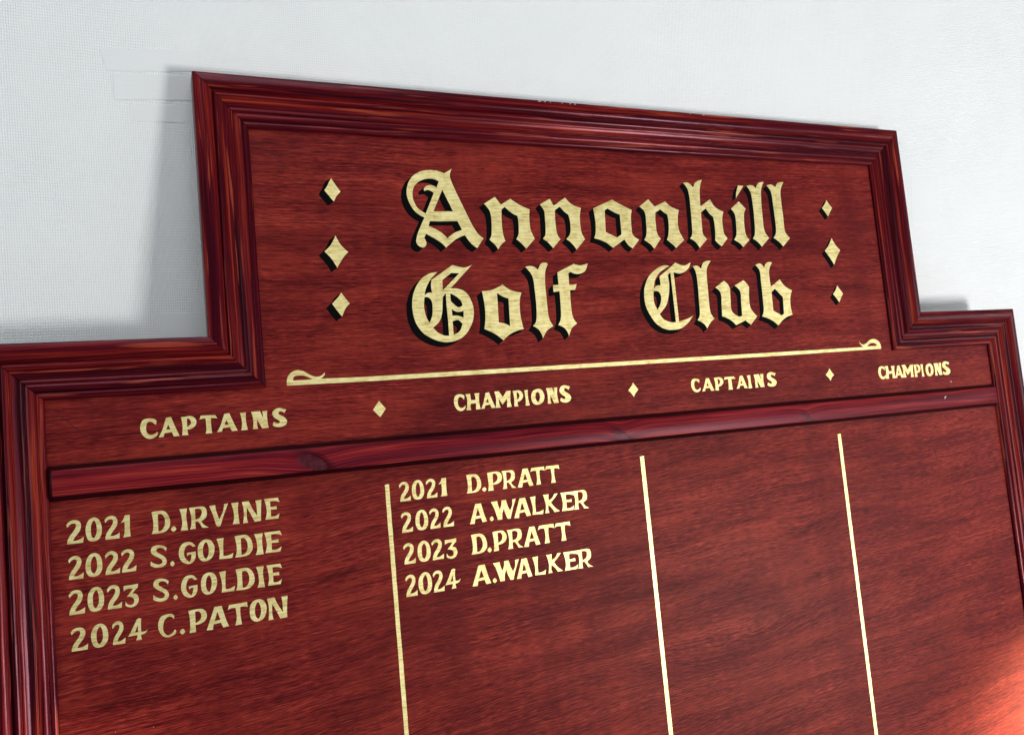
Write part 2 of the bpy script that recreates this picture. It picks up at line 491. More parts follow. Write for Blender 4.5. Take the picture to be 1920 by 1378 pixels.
# panels (butted behind the cross rail, tucked under the moulding)
T = .006
YR = -.0970
head_loop = [(-a-T, YR), (a+T, YR), (a+T, T), (b_+T, T), (b_+T, yt+T), (-b_-T, yt+T), (-b_-T, T), (-a-T, T)]
header = sheet("header_panel", [[head_loop]], -.009, 0.0, M_HEAD, board)
main = sheet("main_panel", [[[(-a-T, YB-T), (a+T, YB-T), (a+T, YR-.0003), (-a-T, YR-.0003)]]], -.009, 0.0, M_MAIN, board)
bo = .003
back_loop = [(-a-W+bo, YB-W+bo), (a+W-bo, YB-W+bo), (a+W-bo, W-bo), (b_+W-bo, W-bo), (b_+W-bo, yt+W-bo), (-b_-W+bo, yt+W-bo), (-b_-W+bo, W-bo), (-a-W+bo, W-bo)]
sheet("backing_board", [[back_loop]], -.0165, -.0123, M_BACK, board)

# cross rail: planed batten with cavetto edges and slightly rounded ends
def rail():
    yt_, yb_ = -.0765, -.1178
    prof = [(0, 0), (.0002, .0030), (.0012, .0036), (.0020, .0048), (.0028, .0068), (.0038, .0082), (.0050, .0095), (.0062, .0103)]
    sect = [(yt_ - p, z) for p, z in prof] + [(yb_ + p, z) for p, z in reversed(prof)]
    verts, faces = [], []
    x0, x1 = -.7990, .7990
    xs = [x0, x0+.0008, x0+.002, x0+.004] + [x0+.004 + (x1-x0-.008)*k/40 for k in range(1, 40)] + [x1-.004, x1-.002, x1-.0008, x1]
    for x in xs:
        e = min(x-x0, x1-x); k = 1.0 if e >= .004 else .72 + .28*math.sin(math.pi/2 * e/.004)
        wb = .0003 * mnoise.noise(Vector((x*6, 0, 5)))
        for y, z in sect:
            yc = (yt_+yb_)/2
            verts.append((x, yc + (y-yc)*(.99+.01*k) + wb, z*k))
    m = len(sect)
    for e in range(len(xs)-1):
        for k in range(m-1):
            p0 = e*m+k
            faces.append((p0, p0+1, p0+m+1, p0+m))
    faces.append(tuple(range(m))); faces.append(tuple((len(xs)-1)*m+k for k in reversed(range(m))))
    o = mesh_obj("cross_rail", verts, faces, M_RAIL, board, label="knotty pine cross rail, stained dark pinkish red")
    bm = bmesh.new(); bm.from_mesh(o.data)
    bmesh.ops.recalc_face_normals(bm, faces=bm.faces)
    for f in bm.faces: f.smooth = len(f.verts) == 4
    for ed in bm.edges:
        if len(ed.link_faces) == 2 and ed.calc_face_angle(0) > math.radians(40): ed.smooth = False
    bm.to_mesh(o.data); bm.free()
    return o
crossrail = rail()

# ------------------------------------------------------------------ painted lettering (outlines in mm on the board)
TITLE = [
["A",[[[-268.5,301.8,0],[-271.9,294.7,1],[-272.1,286.6,1],[-262.7,261.7,0],[-245.8,221.3,0],[-237.1,206.4,1],[-228.5,199.0,0],[-232.5,194.6,0],[-239.7,184.7,0],[-248.6,191.3,1],[-257.3,203.5,0],[-271.4,197.5,1],[-287.7,184.9,0],[-296.9,194.1,1],[-316.3,204.9,0],[-319.2,198.6,0],[-317.3,194.9,1],[-316.7,190.2,1],[-319.7,186.0,1],[-323.0,185.0,1],[-328.7,187.5,1],[-331.4,192.7,1],[-330.2,200.0,1],[-326.9,208.4,1],[-316.3,228.5,0],[-327.7,235.5,1],[-335.3,245.8,1],[-339.1,257.2,1],[-339.4,266.6,1],[-336.4,277.2,1],[-330.2,286.9,1],[-320.6,293.7,1],[-311.7,297.0,1],[-298.5,298.3,1],[-288.8,297.2,1],[-280.8,294.3,0],[-274.4,298.3,1]],[[-289.9,282.2,0],[-297.5,285.1,1],[-306.2,285.6,1],[-315.0,283.3,1],[-324.1,277.7,1],[-329.5,270.1,1],[-331.3,261.7,1],[-330.3,252.2,1],[-325.0,241.9,1],[-314.1,234.3,0],[-299.3,264.6,0],[-303.4,267.6,1],[-308.2,268.7,1],[-313.0,267.3,0],[-313.8,270.1,0],[-310.4,274.2,1],[-303.8,276.1,1],[-297.9,274.9,1],[-294.6,272.7,0]],[[-286.0,270.0,0],[-272.3,238.4,0],[-302.3,237.7,0]],[[-308.7,223.4,0],[-287.7,223.5,1],[-267.0,224.4,0],[-261.0,211.4,0],[-272.8,207.0,1],[-284.7,198.9,0],[-295.6,208.8,1],[-311.4,216.2,0]]]],
["n",[[[-204.8,261.9,0],[-196.1,250.4,0],[-180.0,259.9,0],[-166.6,251.4,1],[-149.7,244.3,0],[-151.6,233.0,1],[-151.4,214.1,1],[-146.1,199.5,0],[-161.7,184.1,0],[-168.0,191.9,1],[-176.2,198.4,0],[-171.7,207.2,1],[-170.2,222.7,1],[-170.8,234.2,0],[-180.9,238.9,1],[-190.3,247.5,0],[-195.9,243.0,0],[-197.4,225.4,1],[-197.0,205.8,1],[-194.3,195.5,0],[-200.9,190.6,1],[-207.2,183.0,0],[-211.8,190.5,1],[-219.5,197.5,0],[-215.8,204.5,1],[-213.7,224.1,1],[-215.0,240.3,1],[-223.1,251.2,0]]]],
["n",[[[-114.4,261.9,0],[-108.7,251.0,0],[-87.8,264.3,0],[-77.1,254.1,1],[-61.9,248.8,0],[-65.4,235.0,1],[-65.3,211.1,1],[-60.2,199.8,0],[-76.4,183.1,0],[-83.9,192.8,1],[-92.7,199.7,0],[-85.4,207.5,1],[-83.0,223.3,1],[-84.9,237.8,0],[-92.0,242.9,1],[-98.5,249.9,0],[-107.3,244.5,0],[-108.3,229.6,1],[-107.5,208.3,1],[-102.6,199.2,0],[-116.5,185.3,0],[-123.8,193.6,1],[-131.9,199.7,0],[-127.2,207.0,1],[-125.7,227.1,1],[-125.9,242.7,1],[-131.9,252.4,0]]]],
["a",[[[-4.4,263.6,0],[12.0,255.3,1],[29.5,247.8,0],[26.8,237.0,1],[25.8,220.6,1],[26.9,207.7,1],[37.5,199.7,0],[24.2,185.6,0],[16.2,191.3,1],[10.4,200.0,0],[0.7,194.1,1],[-11.7,186.2,0],[-25.1,195.6,1],[-43.8,201.4,0],[-40.0,211.5,1],[-38.7,228.7,1],[-40.3,248.8,0]],[[-14.4,249.2,0],[-3.3,243.3,1],[6.8,239.8,0],[6.1,208.1,0],[-2.4,203.0,0],[-22.0,211.5,0],[-19.9,246.4,0]]]],
["n",[[[62.7,266.0,0],[73.3,254.6,0],[94.9,263.6,0],[105.4,254.8,1],[119.5,250.0,0],[115.6,236.4,1],[115.2,217.2,1],[123.6,200.3,0],[106.0,187.0,0],[98.9,193.7,1],[90.3,200.2,0],[94.3,209.7,1],[96.8,226.5,1],[96.0,241.8,0],[90.2,245.5,1],[83.6,250.1,0],[73.4,244.5,0],[71.9,227.2,1],[73.1,209.5,1],[78.7,202.2,0],[64.2,185.2,0],[56.8,193.4,1],[47.1,199.5,0],[52.1,208.0,1],[54.0,225.7,1],[53.6,244.6,1],[44.6,253.9,0]]]],
["h",[[[133.6,296.0,0],[143.4,296.6,1],[152.7,288.8,0],[158.7,297.8,1],[171.9,302.4,0],[166.4,290.1,1],[164.0,272.9,1],[163.4,257.3,0],[184.0,269.8,0],[193.2,256.5,1],[208.8,249.2,0],[204.4,235.8,1],[204.3,218.5,1],[205.5,211.1,1],[211.1,203.8,0],[197.1,190.2,0],[190.7,195.0,1],[185.3,200.5,0],[187.2,212.1,1],[187.6,228.1,1],[186.6,240.3,0],[179.9,245.1,1],[173.6,254.2,0],[163.1,247.2,0],[162.0,225.2,1],[162.2,210.6,1],[169.0,202.2,0],[152.6,187.2,0],[145.3,197.1,1],[135.1,203.0,0],[140.4,209.1,1],[142.1,227.3,1],[143.1,256.4,1],[143.0,277.1,1],[140.1,288.0,1]]]],
["i",[[[243.0,267.8,0],[256.4,255.4,0],[251.5,246.7,1],[249.2,226.7,1],[250.4,210.5,1],[256.3,201.5,0],[241.8,189.5,0],[234.1,196.6,1],[224.3,201.7,0],[230.3,210.2,1],[232.3,228.9,1],[231.9,245.0,1],[225.3,254.8,0]],[[245.9,295.7,0],[256.9,295.3,0],[238.2,273.7,0],[240.9,285.3,1]]]],
["l",[[[263.7,295.5,0],[275.2,297.2,1],[283.0,292.6,0],[289.8,301.5,1],[301.8,303.9,0],[294.5,290.9,1],[291.5,270.4,1],[290.5,242.5,1],[290.8,218.5,1],[299.0,205.1,0],[281.2,190.1,0],[273.9,198.2,1],[264.3,204.1,0],[269.4,211.9,1],[271.8,234.6,1],[272.4,262.3,1],[270.9,283.7,1]]]],
["l",[[[306.5,297.9,0],[317.8,299.6,1],[325.9,295.6,0],[332.6,303.2,1],[345.4,305.2,0],[336.5,289.8,1],[335.2,267.8,1],[335.5,243.5,1],[335.7,217.9,1],[345.0,205.6,0],[327.6,190.8,0],[319.3,199.2,1],[309.0,205.9,0],[315.4,215.1,1],[316.9,235.4,1],[316.3,263.5,1],[315.0,286.5,1]]]],
["G",[[[-304.1,149.6,0],[-314.0,148.1,1],[-325.1,143.0,1],[-335.6,131.8,1],[-342.6,117.5,1],[-345.2,103.2,1],[-344.7,88.9,1],[-340.5,74.5,1],[-332.1,63.0,1],[-320.1,54.9,1],[-307.7,50.3,1],[-294.8,49.3,1],[-281.6,51.9,1],[-270.0,58.7,1],[-261.2,69.9,1],[-255.6,82.3,1],[-254.2,97.0,1],[-257.0,108.7,1],[-262.2,118.2,1],[-269.4,123.6,1],[-278.0,125.6,1],[-286.5,126.0,0],[-270.6,141.0,0],[-250.4,160.2,0],[-260.8,156.2,1],[-269.7,156.8,1],[-280.2,160.0,0],[-293.1,151.7,0],[-314.0,138.3,0],[-315.2,128.4,1],[-314.5,120.1,0],[-320.7,120.0,1],[-325.3,116.7,0],[-325.7,118.8,0],[-322.1,128.5,1],[-314.7,139.8,1]],[[-297.6,138.1,0],[-283.1,148.2,0],[-271.3,147.8,0],[-298.4,123.5,0]],[[-326.3,114.1,0],[-320.7,113.5,1],[-316.4,108.8,1],[-315.5,100.5,1],[-316.4,90.2,1],[-319.3,82.1,1],[-322.3,77.5,0],[-326.7,88.4,1],[-328.2,100.8,1]],[[-299.3,113.6,0],[-301.0,100.2,1],[-303.3,86.8,1],[-308.4,77.6,1],[-317.6,70.4,0],[-310.8,63.3,1],[-302.6,58.9,1],[-294.6,58.1,0],[-294.3,79.3,0],[-294.6,100.0,0],[-294.2,118.8,0]],[[-287.6,118.9,0],[-279.1,114.3,1],[-272.5,107.9,1],[-270.4,101.1,0],[-277.2,98.6,1],[-284.4,104.0,1],[-287.8,108.2,0]],[[-287.3,96.2,0],[-279.0,91.9,1],[-269.5,93.0,0],[-270.5,83.0,0],[-277.8,86.1,1],[-287.3,86.6,0]],[[-287.8,78.6,0],[-279.0,79.9,1],[-272.9,74.5,0],[-278.2,64.2,1],[-288.0,59.2,0]]]],
["o",[[[-205.6,130.7,0],[-193.8,122.5,1],[-176.1,117.9,0],[-180.3,106.1,1],[-181.3,84.6,1],[-178.2,64.0,0],[-197.9,58.3,1],[-211.8,48.4,0],[-224.2,58.1,1],[-240.4,66.1,0],[-237.4,79.7,1],[-236.5,100.8,1],[-238.8,121.0,0],[-222.4,122.9,1]],[[-215.1,118.5,0],[-207.4,113.1,1],[-197.9,109.7,0],[-199.4,68.8,0],[-206.8,72.4,1],[-216.9,74.7,0]]]],
["l",[[[-165.9,156.4,0],[-155.6,158.0,1],[-145.4,152.8,0],[-138.5,161.9,1],[-130.5,162.7,0],[-128.3,160.7,0],[-133.8,149.2,1],[-136.1,127.2,1],[-135.7,103.0,1],[-135.1,80.0,1],[-129.3,66.5,0],[-140.9,59.5,1],[-148.0,48.9,0],[-152.7,61.0,1],[-162.4,67.8,0],[-156.5,75.2,1],[-154.1,92.5,1],[-154.1,120.8,1],[-156.0,142.7,1]]]],
["f",[[[-84.4,161.2,0],[-73.7,158.7,1],[-59.9,161.7,0],[-65.9,149.9,1],[-76.5,145.5,1],[-85.1,146.1,1],[-90.4,148.7,0],[-95.0,146.7,0],[-95.4,128.9,0],[-88.2,129.0,1],[-82.3,130.4,0],[-86.4,120.9,0],[-95.0,120.5,0],[-96.0,97.8,1],[-94.9,80.0,1],[-88.7,69.3,0],[-98.1,62.5,1],[-104.3,50.6,0],[-109.2,61.7,1],[-120.4,68.1,0],[-115.4,77.3,1],[-113.4,95.9,1],[-113.1,119.1,0],[-123.2,118.2,0],[-122.9,128.6,0],[-113.5,129.1,0],[-113.5,147.9,0]]]],
["C",[[[89.0,157.3,0],[76.9,157.8,1],[62.9,151.9,1],[48.4,140.7,1],[39.5,126.3,1],[35.9,110.7,1],[36.8,93.9,1],[43.3,78.2,1],[53.2,64.5,1],[66.6,56.3,1],[80.8,53.8,1],[97.0,55.2,1],[111.4,62.7,1],[124.1,75.1,0],[111.0,70.1,1],[96.1,66.8,0],[95.8,147.2,0],[107.3,144.8,1],[118.6,148.2,1],[127.0,155.1,1],[131.1,163.4,0],[117.1,158.0,1],[101.2,162.6,0],[84.6,150.7,0],[68.3,140.6,0],[68.5,133.8,1],[68.6,125.9,0],[60.9,125.4,1],[55.7,120.4,0],[55.3,122.7,0],[59.5,135.0,1],[68.8,146.2,1]],[[89.9,147.0,0],[90.1,66.2,0],[81.1,66.1,1],[68.4,70.8,1],[61.0,79.7,0],[75.4,94.2,1],[82.0,109.9,1],[85.0,128.0,1],[84.2,142.7,0]],[[54.2,116.5,0],[63.6,115.8,1],[67.2,107.9,1],[65.3,97.8,1],[58.0,86.7,0],[53.0,99.2,1]]]],
["l",[[[134.7,156.4,0],[143.7,157.3,1],[150.2,152.5,0],[157.7,163.7,1],[171.7,165.7,0],[161.8,152.6,1],[159.7,131.7,1],[159.0,101.6,1],[159.5,79.7,1],[166.1,69.7,0],[156.5,62.5,1],[149.5,53.7,0],[144.0,61.7,1],[132.2,68.0,0],[137.6,75.6,1],[139.4,99.7,1],[140.3,131.9,1],[139.0,148.1,1]]]],
["u",[[[193.3,132.0,0],[200.3,126.4,1],[204.2,118.6,0],[202.8,100.9,1],[202.7,81.0,1],[216.5,71.0,0],[222.7,72.5,0],[223.8,93.8,1],[224.2,113.8,1],[214.1,123.8,0],[233.8,132.7,0],[241.0,125.9,1],[244.1,120.3,0],[241.4,104.6,1],[242.1,85.6,1],[253.8,71.0,0],[238.7,57.1,0],[233.1,61.3,1],[228.4,64.8,0],[208.4,57.4,0],[197.3,66.8,1],[181.9,73.0,0],[183.1,89.2,1],[183.9,112.3,1],[174.6,121.0,0]]]],
["b",[[[262.6,158.2,0],[272.6,161.3,1],[280.6,154.1,0],[287.5,162.4,1],[298.5,162.9,0],[290.5,149.3,1],[289.6,135.6,1],[290.3,120.8,0],[311.3,133.1,0],[320.6,121.5,1],[335.1,114.2,0],[329.3,100.8,1],[328.0,84.8,1],[330.0,71.6,0],[312.2,65.8,1],[296.5,54.3,0],[282.1,64.4,1],[264.1,70.5,0],[268.9,79.4,1],[270.1,101.9,1],[270.6,129.0,1],[270.1,149.4,1]],[[290.3,111.5,0],[298.2,117.3,0],[313.4,102.4,0],[311.7,73.7,0],[305.8,71.1,0],[289.4,79.8,0]]]],
["diamond",[[[-445.4,281.0,0],[-439.7,271.5,1],[-433.6,262.4,0],[-439.3,256.0,1],[-443.8,248.1,0],[-449.6,255.7,1],[-455.3,263.3,0],[-450.0,271.9,1]]]],
["diamond",[[[-445.0,200.9,0],[-438.9,188.1,1],[-429.3,178.0,0],[-437.9,168.8,1],[-446.0,156.4,0],[-452.9,168.8,1],[-461.5,178.9,0],[-452.3,188.0,1]]]],
["diamond",[[[-443.0,122.5,0],[-438.1,114.5,1],[-432.7,107.2,0],[-439.2,100.2,1],[-444.3,89.5,0],[-451.1,98.9,1],[-456.7,107.4,0],[-449.1,114.7,1]]]],
["diamond",[[[438.7,276.2,0],[443.7,268.5,1],[449.9,261.6,0],[443.4,253.8,1],[437.9,245.6,0],[432.9,252.8,1],[426.3,261.0,0],[433.3,268.2,1]]]],
["diamond",[[[439.6,206.7,0],[447.3,193.8,1],[456.3,185.0,0],[445.6,171.2,1],[438.1,158.3,0],[430.1,171.2,1],[420.3,183.7,0],[430.6,193.7,1]]]],
["diamond",[[[439.0,121.3,0],[444.5,113.3,1],[450.3,106.4,0],[444.2,98.8,1],[438.8,91.0,0],[433.7,98.2,1],[427.1,106.0,0],[434.1,113.4,1]]]]]
SHADES = [
[[[-338.6,182.3],[-336.7,180.4],[-334.7,179.4],[-333.0,178.8],[-332.0,178.6],[-330.5,178.6],[-329.1,179.2],[-320.1,185.7],[-318.0,187.8],[-316.8,189.7],[-316.5,190.8],[-316.5,191.8],[-317.1,194.5],[-309.1,190.0],[-304.3,186.7],[-300.7,183.4],[-296.5,178.6],[-287.3,185.2],[-280.4,191.0],[-273.4,194.5],[-266.3,197.0],[-265.8,196.7],[-263.7,193.2],[-260.9,189.2],[-257.6,185.0],[-256.1,183.5],[-252.7,180.9],[-248.6,178.4],[-246.6,179.7],[-246.4,180.0],[-245.6,180.4],[-239.5,185.0],[-232.3,194.9],[-228.6,198.9],[-229.1,199.5],[-233.3,202.5],[-236.8,206.0],[-239.9,210.4],[-242.7,215.2],[-246.2,222.2],[-247.7,225.7],[-268.2,274.9],[-271.2,283.6],[-272.5,288.6],[-272.5,291.6],[-272.0,294.6],[-271.2,297.0],[-269.9,299.5],[-268.8,301.2],[-268.8,301.5],[-271.7,300.0],[-280.8,294.3],[-284.1,295.7],[-288.0,297.1],[-291.5,297.8],[-295.2,298.1],[-296.0,298.3],[-301.3,298.3],[-302.0,298.1],[-307.2,297.8],[-311.7,297.1],[-316.2,295.7],[-321.9,293.0],[-324.4,291.5],[-335.9,283.2],[-340.1,279.4],[-342.9,275.2],[-344.9,271.5],[-346.2,268.5],[-347.0,266.1],[-348.2,260.3],[-348.3,258.3],[-348.5,257.6],[-348.2,252.6],[-347.7,249.8],[-346.5,245.1],[-345.2,241.7],[-343.2,237.7],[-339.3,232.0],[-335.6,228.3],[-333.4,226.7],[-325.3,222.1],[-326.1,220.2],[-331.4,210.5],[-336.7,200.0],[-338.2,196.2],[-339.5,192.1],[-340.3,188.3],[-340.2,186.3],[-340.0,185.3]],[[-311.4,216.2],[-311.1,216.9],[-310.5,217.1],[-293.5,217.1],[-292.5,217.3],[-287.3,217.3],[-286.3,217.6],[-282.0,217.6],[-281.2,217.8],[-277.3,217.8],[-276.0,218.1],[-274.6,215.5],[-271.6,209.0],[-271.3,207.8],[-276.7,204.7],[-284.1,199.4],[-284.8,199.1],[-289.7,204.1],[-293.2,207.1],[-295.8,209.0],[-298.3,210.5],[-302.8,212.7]],[[-323.1,240.0],[-325.7,242.7],[-328.2,246.7],[-330.5,252.8],[-331.2,256.6],[-331.3,263.1],[-330.7,266.3],[-329.7,269.7],[-327.7,273.5],[-325.8,275.9],[-323.7,277.0],[-320.0,278.3],[-314.7,279.3],[-310.3,279.3],[-306.5,278.8],[-302.3,277.5],[-299.1,276.0],[-298.8,275.6],[-299.2,275.3],[-301.8,276.1],[-305.0,276.1],[-307.2,275.6],[-309.4,274.7],[-310.4,274.2],[-319.8,267.4],[-320.8,266.4],[-322.2,264.5],[-322.5,263.3],[-321.9,261.4],[-321.7,261.2],[-321.3,261.1],[-317.7,262.3],[-315.8,262.3],[-314.5,262.1],[-312.8,261.5],[-310.8,260.5],[-308.1,258.1],[-318.5,237.0],[-318.7,236.9],[-319.9,237.7]],[[-302.2,237.9],[-292.4,257.2],[-292.1,257.5],[-283.9,238.2],[-291.0,238.1],[-292.0,237.8]]],
[[[-216.1,177.0],[-215.6,177.0],[-207.2,183.1],[-203.0,188.4],[-200.3,191.2],[-194.3,195.5],[-196.5,202.4],[-197.0,204.9],[-197.2,210.1],[-197.5,210.9],[-197.5,226.1],[-197.2,226.9],[-197.0,233.9],[-196.7,234.4],[-196.7,236.4],[-196.4,238.3],[-192.8,234.8],[-188.9,232.0],[-185.1,230.0],[-179.5,227.6],[-179.2,221.9],[-179.0,221.1],[-179.0,213.9],[-179.2,213.1],[-179.2,209.1],[-179.5,208.4],[-179.7,204.4],[-180.5,200.6],[-181.6,197.7],[-184.9,191.9],[-180.6,188.8],[-177.2,185.9],[-174.4,182.9],[-170.8,178.1],[-170.5,177.9],[-169.8,178.2],[-161.4,184.3],[-146.4,199.3],[-146.3,200.0],[-148.4,204.5],[-150.2,209.1],[-151.5,214.1],[-151.7,217.9],[-152.0,218.4],[-152.0,227.9],[-151.7,228.9],[-151.7,232.9],[-151.5,233.4],[-151.2,237.1],[-149.7,243.9],[-149.8,244.3],[-160.4,248.5],[-168.6,252.5],[-172.4,254.7],[-180.0,259.8],[-196.2,250.5],[-204.8,261.8],[-207.6,260.3],[-223.4,251.0],[-224.3,250.2],[-231.9,244.8],[-228.2,240.9],[-226.3,238.5],[-224.6,235.8],[-223.8,234.0],[-223.0,231.1],[-222.7,227.9],[-222.5,227.4],[-222.5,215.1],[-222.7,214.4],[-222.7,210.9],[-223.0,210.4],[-223.0,207.9],[-223.2,207.4],[-223.5,203.9],[-224.8,197.2],[-226.1,194.5],[-228.2,191.1],[-228.0,190.8],[-224.7,188.2],[-220.4,183.9],[-218.1,180.5]]],
[[[-140.6,193.2],[-137.1,190.9],[-133.7,188.3],[-129.5,184.0],[-125.6,179.2],[-125.3,179.0],[-116.7,185.2],[-102.9,199.1],[-102.9,199.6],[-104.7,202.1],[-106.4,205.1],[-107.3,207.2],[-108.0,211.2],[-108.0,213.2],[-108.3,214.0],[-108.3,233.7],[-108.0,234.5],[-108.0,237.7],[-107.8,238.2],[-107.8,240.5],[-107.5,241.0],[-107.5,243.2],[-107.3,243.4],[-106.0,242.0],[-103.8,239.4],[-101.1,236.7],[-97.4,233.8],[-94.4,231.9],[-93.6,231.1],[-92.0,222.5],[-92.0,220.2],[-91.8,219.5],[-91.8,214.0],[-92.0,213.5],[-92.0,210.7],[-92.3,210.0],[-92.3,208.5],[-93.3,203.7],[-94.1,201.3],[-96.0,198.2],[-98.5,195.7],[-101.4,193.3],[-95.2,188.8],[-90.7,184.3],[-85.3,176.9],[-85.1,176.8],[-84.4,177.3],[-76.7,182.9],[-68.5,191.2],[-68.1,191.8],[-60.3,199.7],[-64.2,207.1],[-65.0,209.5],[-65.5,212.2],[-65.8,217.2],[-66.0,218.0],[-66.0,227.2],[-65.8,228.0],[-65.8,231.5],[-65.5,232.2],[-65.3,236.7],[-64.3,241.5],[-62.0,248.2],[-62.1,248.9],[-68.5,250.5],[-72.4,251.8],[-76.2,253.6],[-78.9,255.3],[-82.3,258.2],[-87.8,264.2],[-89.7,263.1],[-108.6,251.1],[-109.4,252.3],[-114.5,261.9],[-130.2,253.4],[-133.7,251.1],[-140.2,246.4],[-140.5,246.0],[-140.2,245.3],[-139.1,244.1],[-136.6,240.6],[-135.1,237.6],[-134.3,234.5],[-134.3,232.5],[-134.0,231.7],[-134.0,227.7],[-134.3,227.0],[-134.3,223.2],[-134.5,222.2],[-134.8,209.5],[-135.0,208.7],[-135.0,206.2],[-135.3,205.7],[-135.5,202.7],[-136.3,199.5],[-137.1,197.8],[-139.2,194.9],[-140.6,193.5]]],
[[[-52.6,195.1],[-41.7,192.2],[-34.3,189.4],[-30.5,187.4],[-27.5,185.4],[-23.1,182.0],[-20.6,179.8],[-7.1,188.4],[1.2,193.4],[1.6,193.5],[4.2,189.1],[6.3,186.2],[9.3,183.2],[10.4,182.3],[15.2,179.3],[15.5,179.3],[23.9,185.4],[36.4,198.4],[37.3,199.7],[32.7,202.3],[30.0,204.2],[27.8,206.4],[27.2,207.3],[26.4,208.8],[25.8,211.0],[25.8,212.5],[25.6,213.2],[25.6,216.5],[25.8,217.5],[25.8,227.0],[26.1,228.0],[26.1,231.2],[26.3,231.7],[26.3,233.7],[26.6,234.2],[26.8,237.7],[28.1,243.2],[29.3,247.0],[29.2,247.9],[12.4,255.1],[-4.4,263.5],[-6.8,262.6],[-40.1,248.9],[-49.1,242.2],[-48.7,239.5],[-48.7,237.7],[-48.4,237.2],[-48.4,235.5],[-48.2,235.0],[-47.9,229.7],[-47.7,229.0],[-47.4,218.2],[-47.7,217.2],[-47.7,213.2],[-47.9,212.7],[-48.2,208.5],[-49.2,203.2],[-51.0,198.3]],[[-21.7,211.4],[-21.9,211.7],[-21.9,214.2],[-21.7,215.0],[-21.4,222.7],[-21.2,223.5],[-20.9,231.0],[-20.7,231.7],[-20.7,235.0],[-20.4,236.0],[-20.4,239.2],[-20.2,240.7],[-19.9,240.9],[-17.1,239.3],[-11.3,236.6],[-8.8,235.6],[-2.0,233.4],[-2.7,203.7],[-2.9,203.3],[-4.3,203.8]]],
[[[38.6,192.9],[42.6,190.7],[47.3,187.6],[51.3,183.9],[55.4,178.9],[64.5,185.5],[78.6,202.1],[74.9,206.0],[73.6,208.2],[72.7,210.8],[72.0,215.6],[72.0,231.6],[72.2,232.3],[72.5,237.6],[72.7,238.1],[73.0,241.8],[73.3,242.7],[74.3,243.5],[75.0,243.6],[84.3,237.2],[87.1,235.5],[87.5,233.6],[87.7,228.6],[88.0,227.8],[88.0,218.3],[87.7,217.6],[87.7,215.6],[87.5,215.1],[87.2,211.6],[86.2,206.1],[85.2,202.1],[83.9,198.7],[81.6,193.9],[82.3,193.2],[86.1,190.5],[89.8,187.6],[97.0,180.7],[98.4,181.4],[123.4,200.2],[122.9,201.5],[119.3,207.2],[117.1,211.7],[115.2,216.8],[114.7,219.6],[114.7,221.8],[114.5,222.3],[114.5,226.3],[114.7,227.1],[114.7,229.8],[115.0,230.3],[115.0,232.1],[115.2,232.6],[115.2,234.3],[115.7,237.6],[117.0,242.8],[119.4,250.0],[115.0,251.1],[110.1,252.7],[104.3,255.4],[100.4,258.3],[94.7,263.5],[73.3,254.7],[64.9,263.5],[64.5,264.1],[62.7,265.8],[62.3,265.7],[44.3,253.7],[36.0,247.6],[36.4,247.0],[40.0,244.4],[43.1,241.2],[44.1,239.7],[44.9,238.0],[45.7,233.6],[45.7,225.8],[45.5,225.1],[45.5,222.1],[45.2,221.3],[45.0,212.8],[44.7,212.1],[44.7,209.6],[44.5,209.1],[44.5,207.3],[44.0,204.3],[42.6,199.7],[41.1,196.9],[38.6,193.5]]],
[[[126.7,196.5],[132.6,193.5],[136.0,191.1],[139.6,187.2],[141.9,184.0],[143.6,181.2],[143.9,180.9],[153.0,187.5],[168.9,202.1],[164.9,206.0],[163.1,208.7],[162.0,211.3],[161.5,214.6],[161.5,218.1],[161.7,218.8],[161.7,221.8],[162.0,222.8],[162.0,228.1],[162.2,229.1],[162.2,233.8],[162.5,234.8],[162.5,238.6],[162.7,239.3],[163.0,246.3],[163.4,246.9],[164.8,247.7],[168.8,241.4],[171.1,238.7],[174.1,236.2],[177.6,234.0],[178.0,233.3],[178.0,231.3],[178.5,228.6],[178.5,226.1],[178.7,225.3],[178.7,209.1],[178.5,208.3],[178.5,205.6],[178.2,205.1],[178.0,201.6],[176.5,194.3],[177.2,193.3],[181.9,188.5],[188.1,183.9],[188.4,183.9],[197.5,190.5],[210.9,203.7],[210.8,204.1],[207.1,208.4],[205.6,210.9],[205.0,212.3],[204.5,214.6],[204.5,217.1],[204.2,217.8],[204.2,222.3],[204.0,223.3],[204.0,232.6],[204.2,233.3],[204.2,235.1],[205.2,239.8],[207.3,245.7],[208.4,248.2],[208.6,249.2],[200.6,252.2],[196.6,254.2],[193.2,256.5],[189.3,260.7],[186.3,265.4],[183.9,269.7],[163.7,257.4],[163.5,257.6],[163.5,266.1],[163.7,267.1],[163.7,270.8],[164.0,271.3],[164.0,273.8],[164.2,274.3],[164.7,281.3],[165.0,281.8],[165.0,283.3],[165.5,286.3],[166.5,290.6],[167.3,293.0],[168.6,296.0],[171.6,301.9],[171.5,302.3],[166.0,301.1],[160.6,299.0],[150.2,291.7],[146.4,295.0],[143.6,296.5],[141.7,297.1],[138.5,297.1],[133.8,296.0],[130.8,294.0],[128.6,292.2],[127.1,291.2],[125.1,289.5],[129.0,285.1],[131.4,281.5],[133.5,275.6],[134.2,271.3],[134.2,268.8],[134.5,268.1],[134.5,252.6],[134.2,251.6],[134.2,241.3],[134.0,240.3],[134.0,233.3],[133.7,232.3],[133.7,227.3],[133.5,226.3],[133.2,216.3],[133.0,215.3],[133.0,211.1],[132.7,210.3],[132.7,208.3],[131.7,203.1],[130.9,201.2],[130.3,200.3],[127.5,197.5],[126.7,196.9]]],
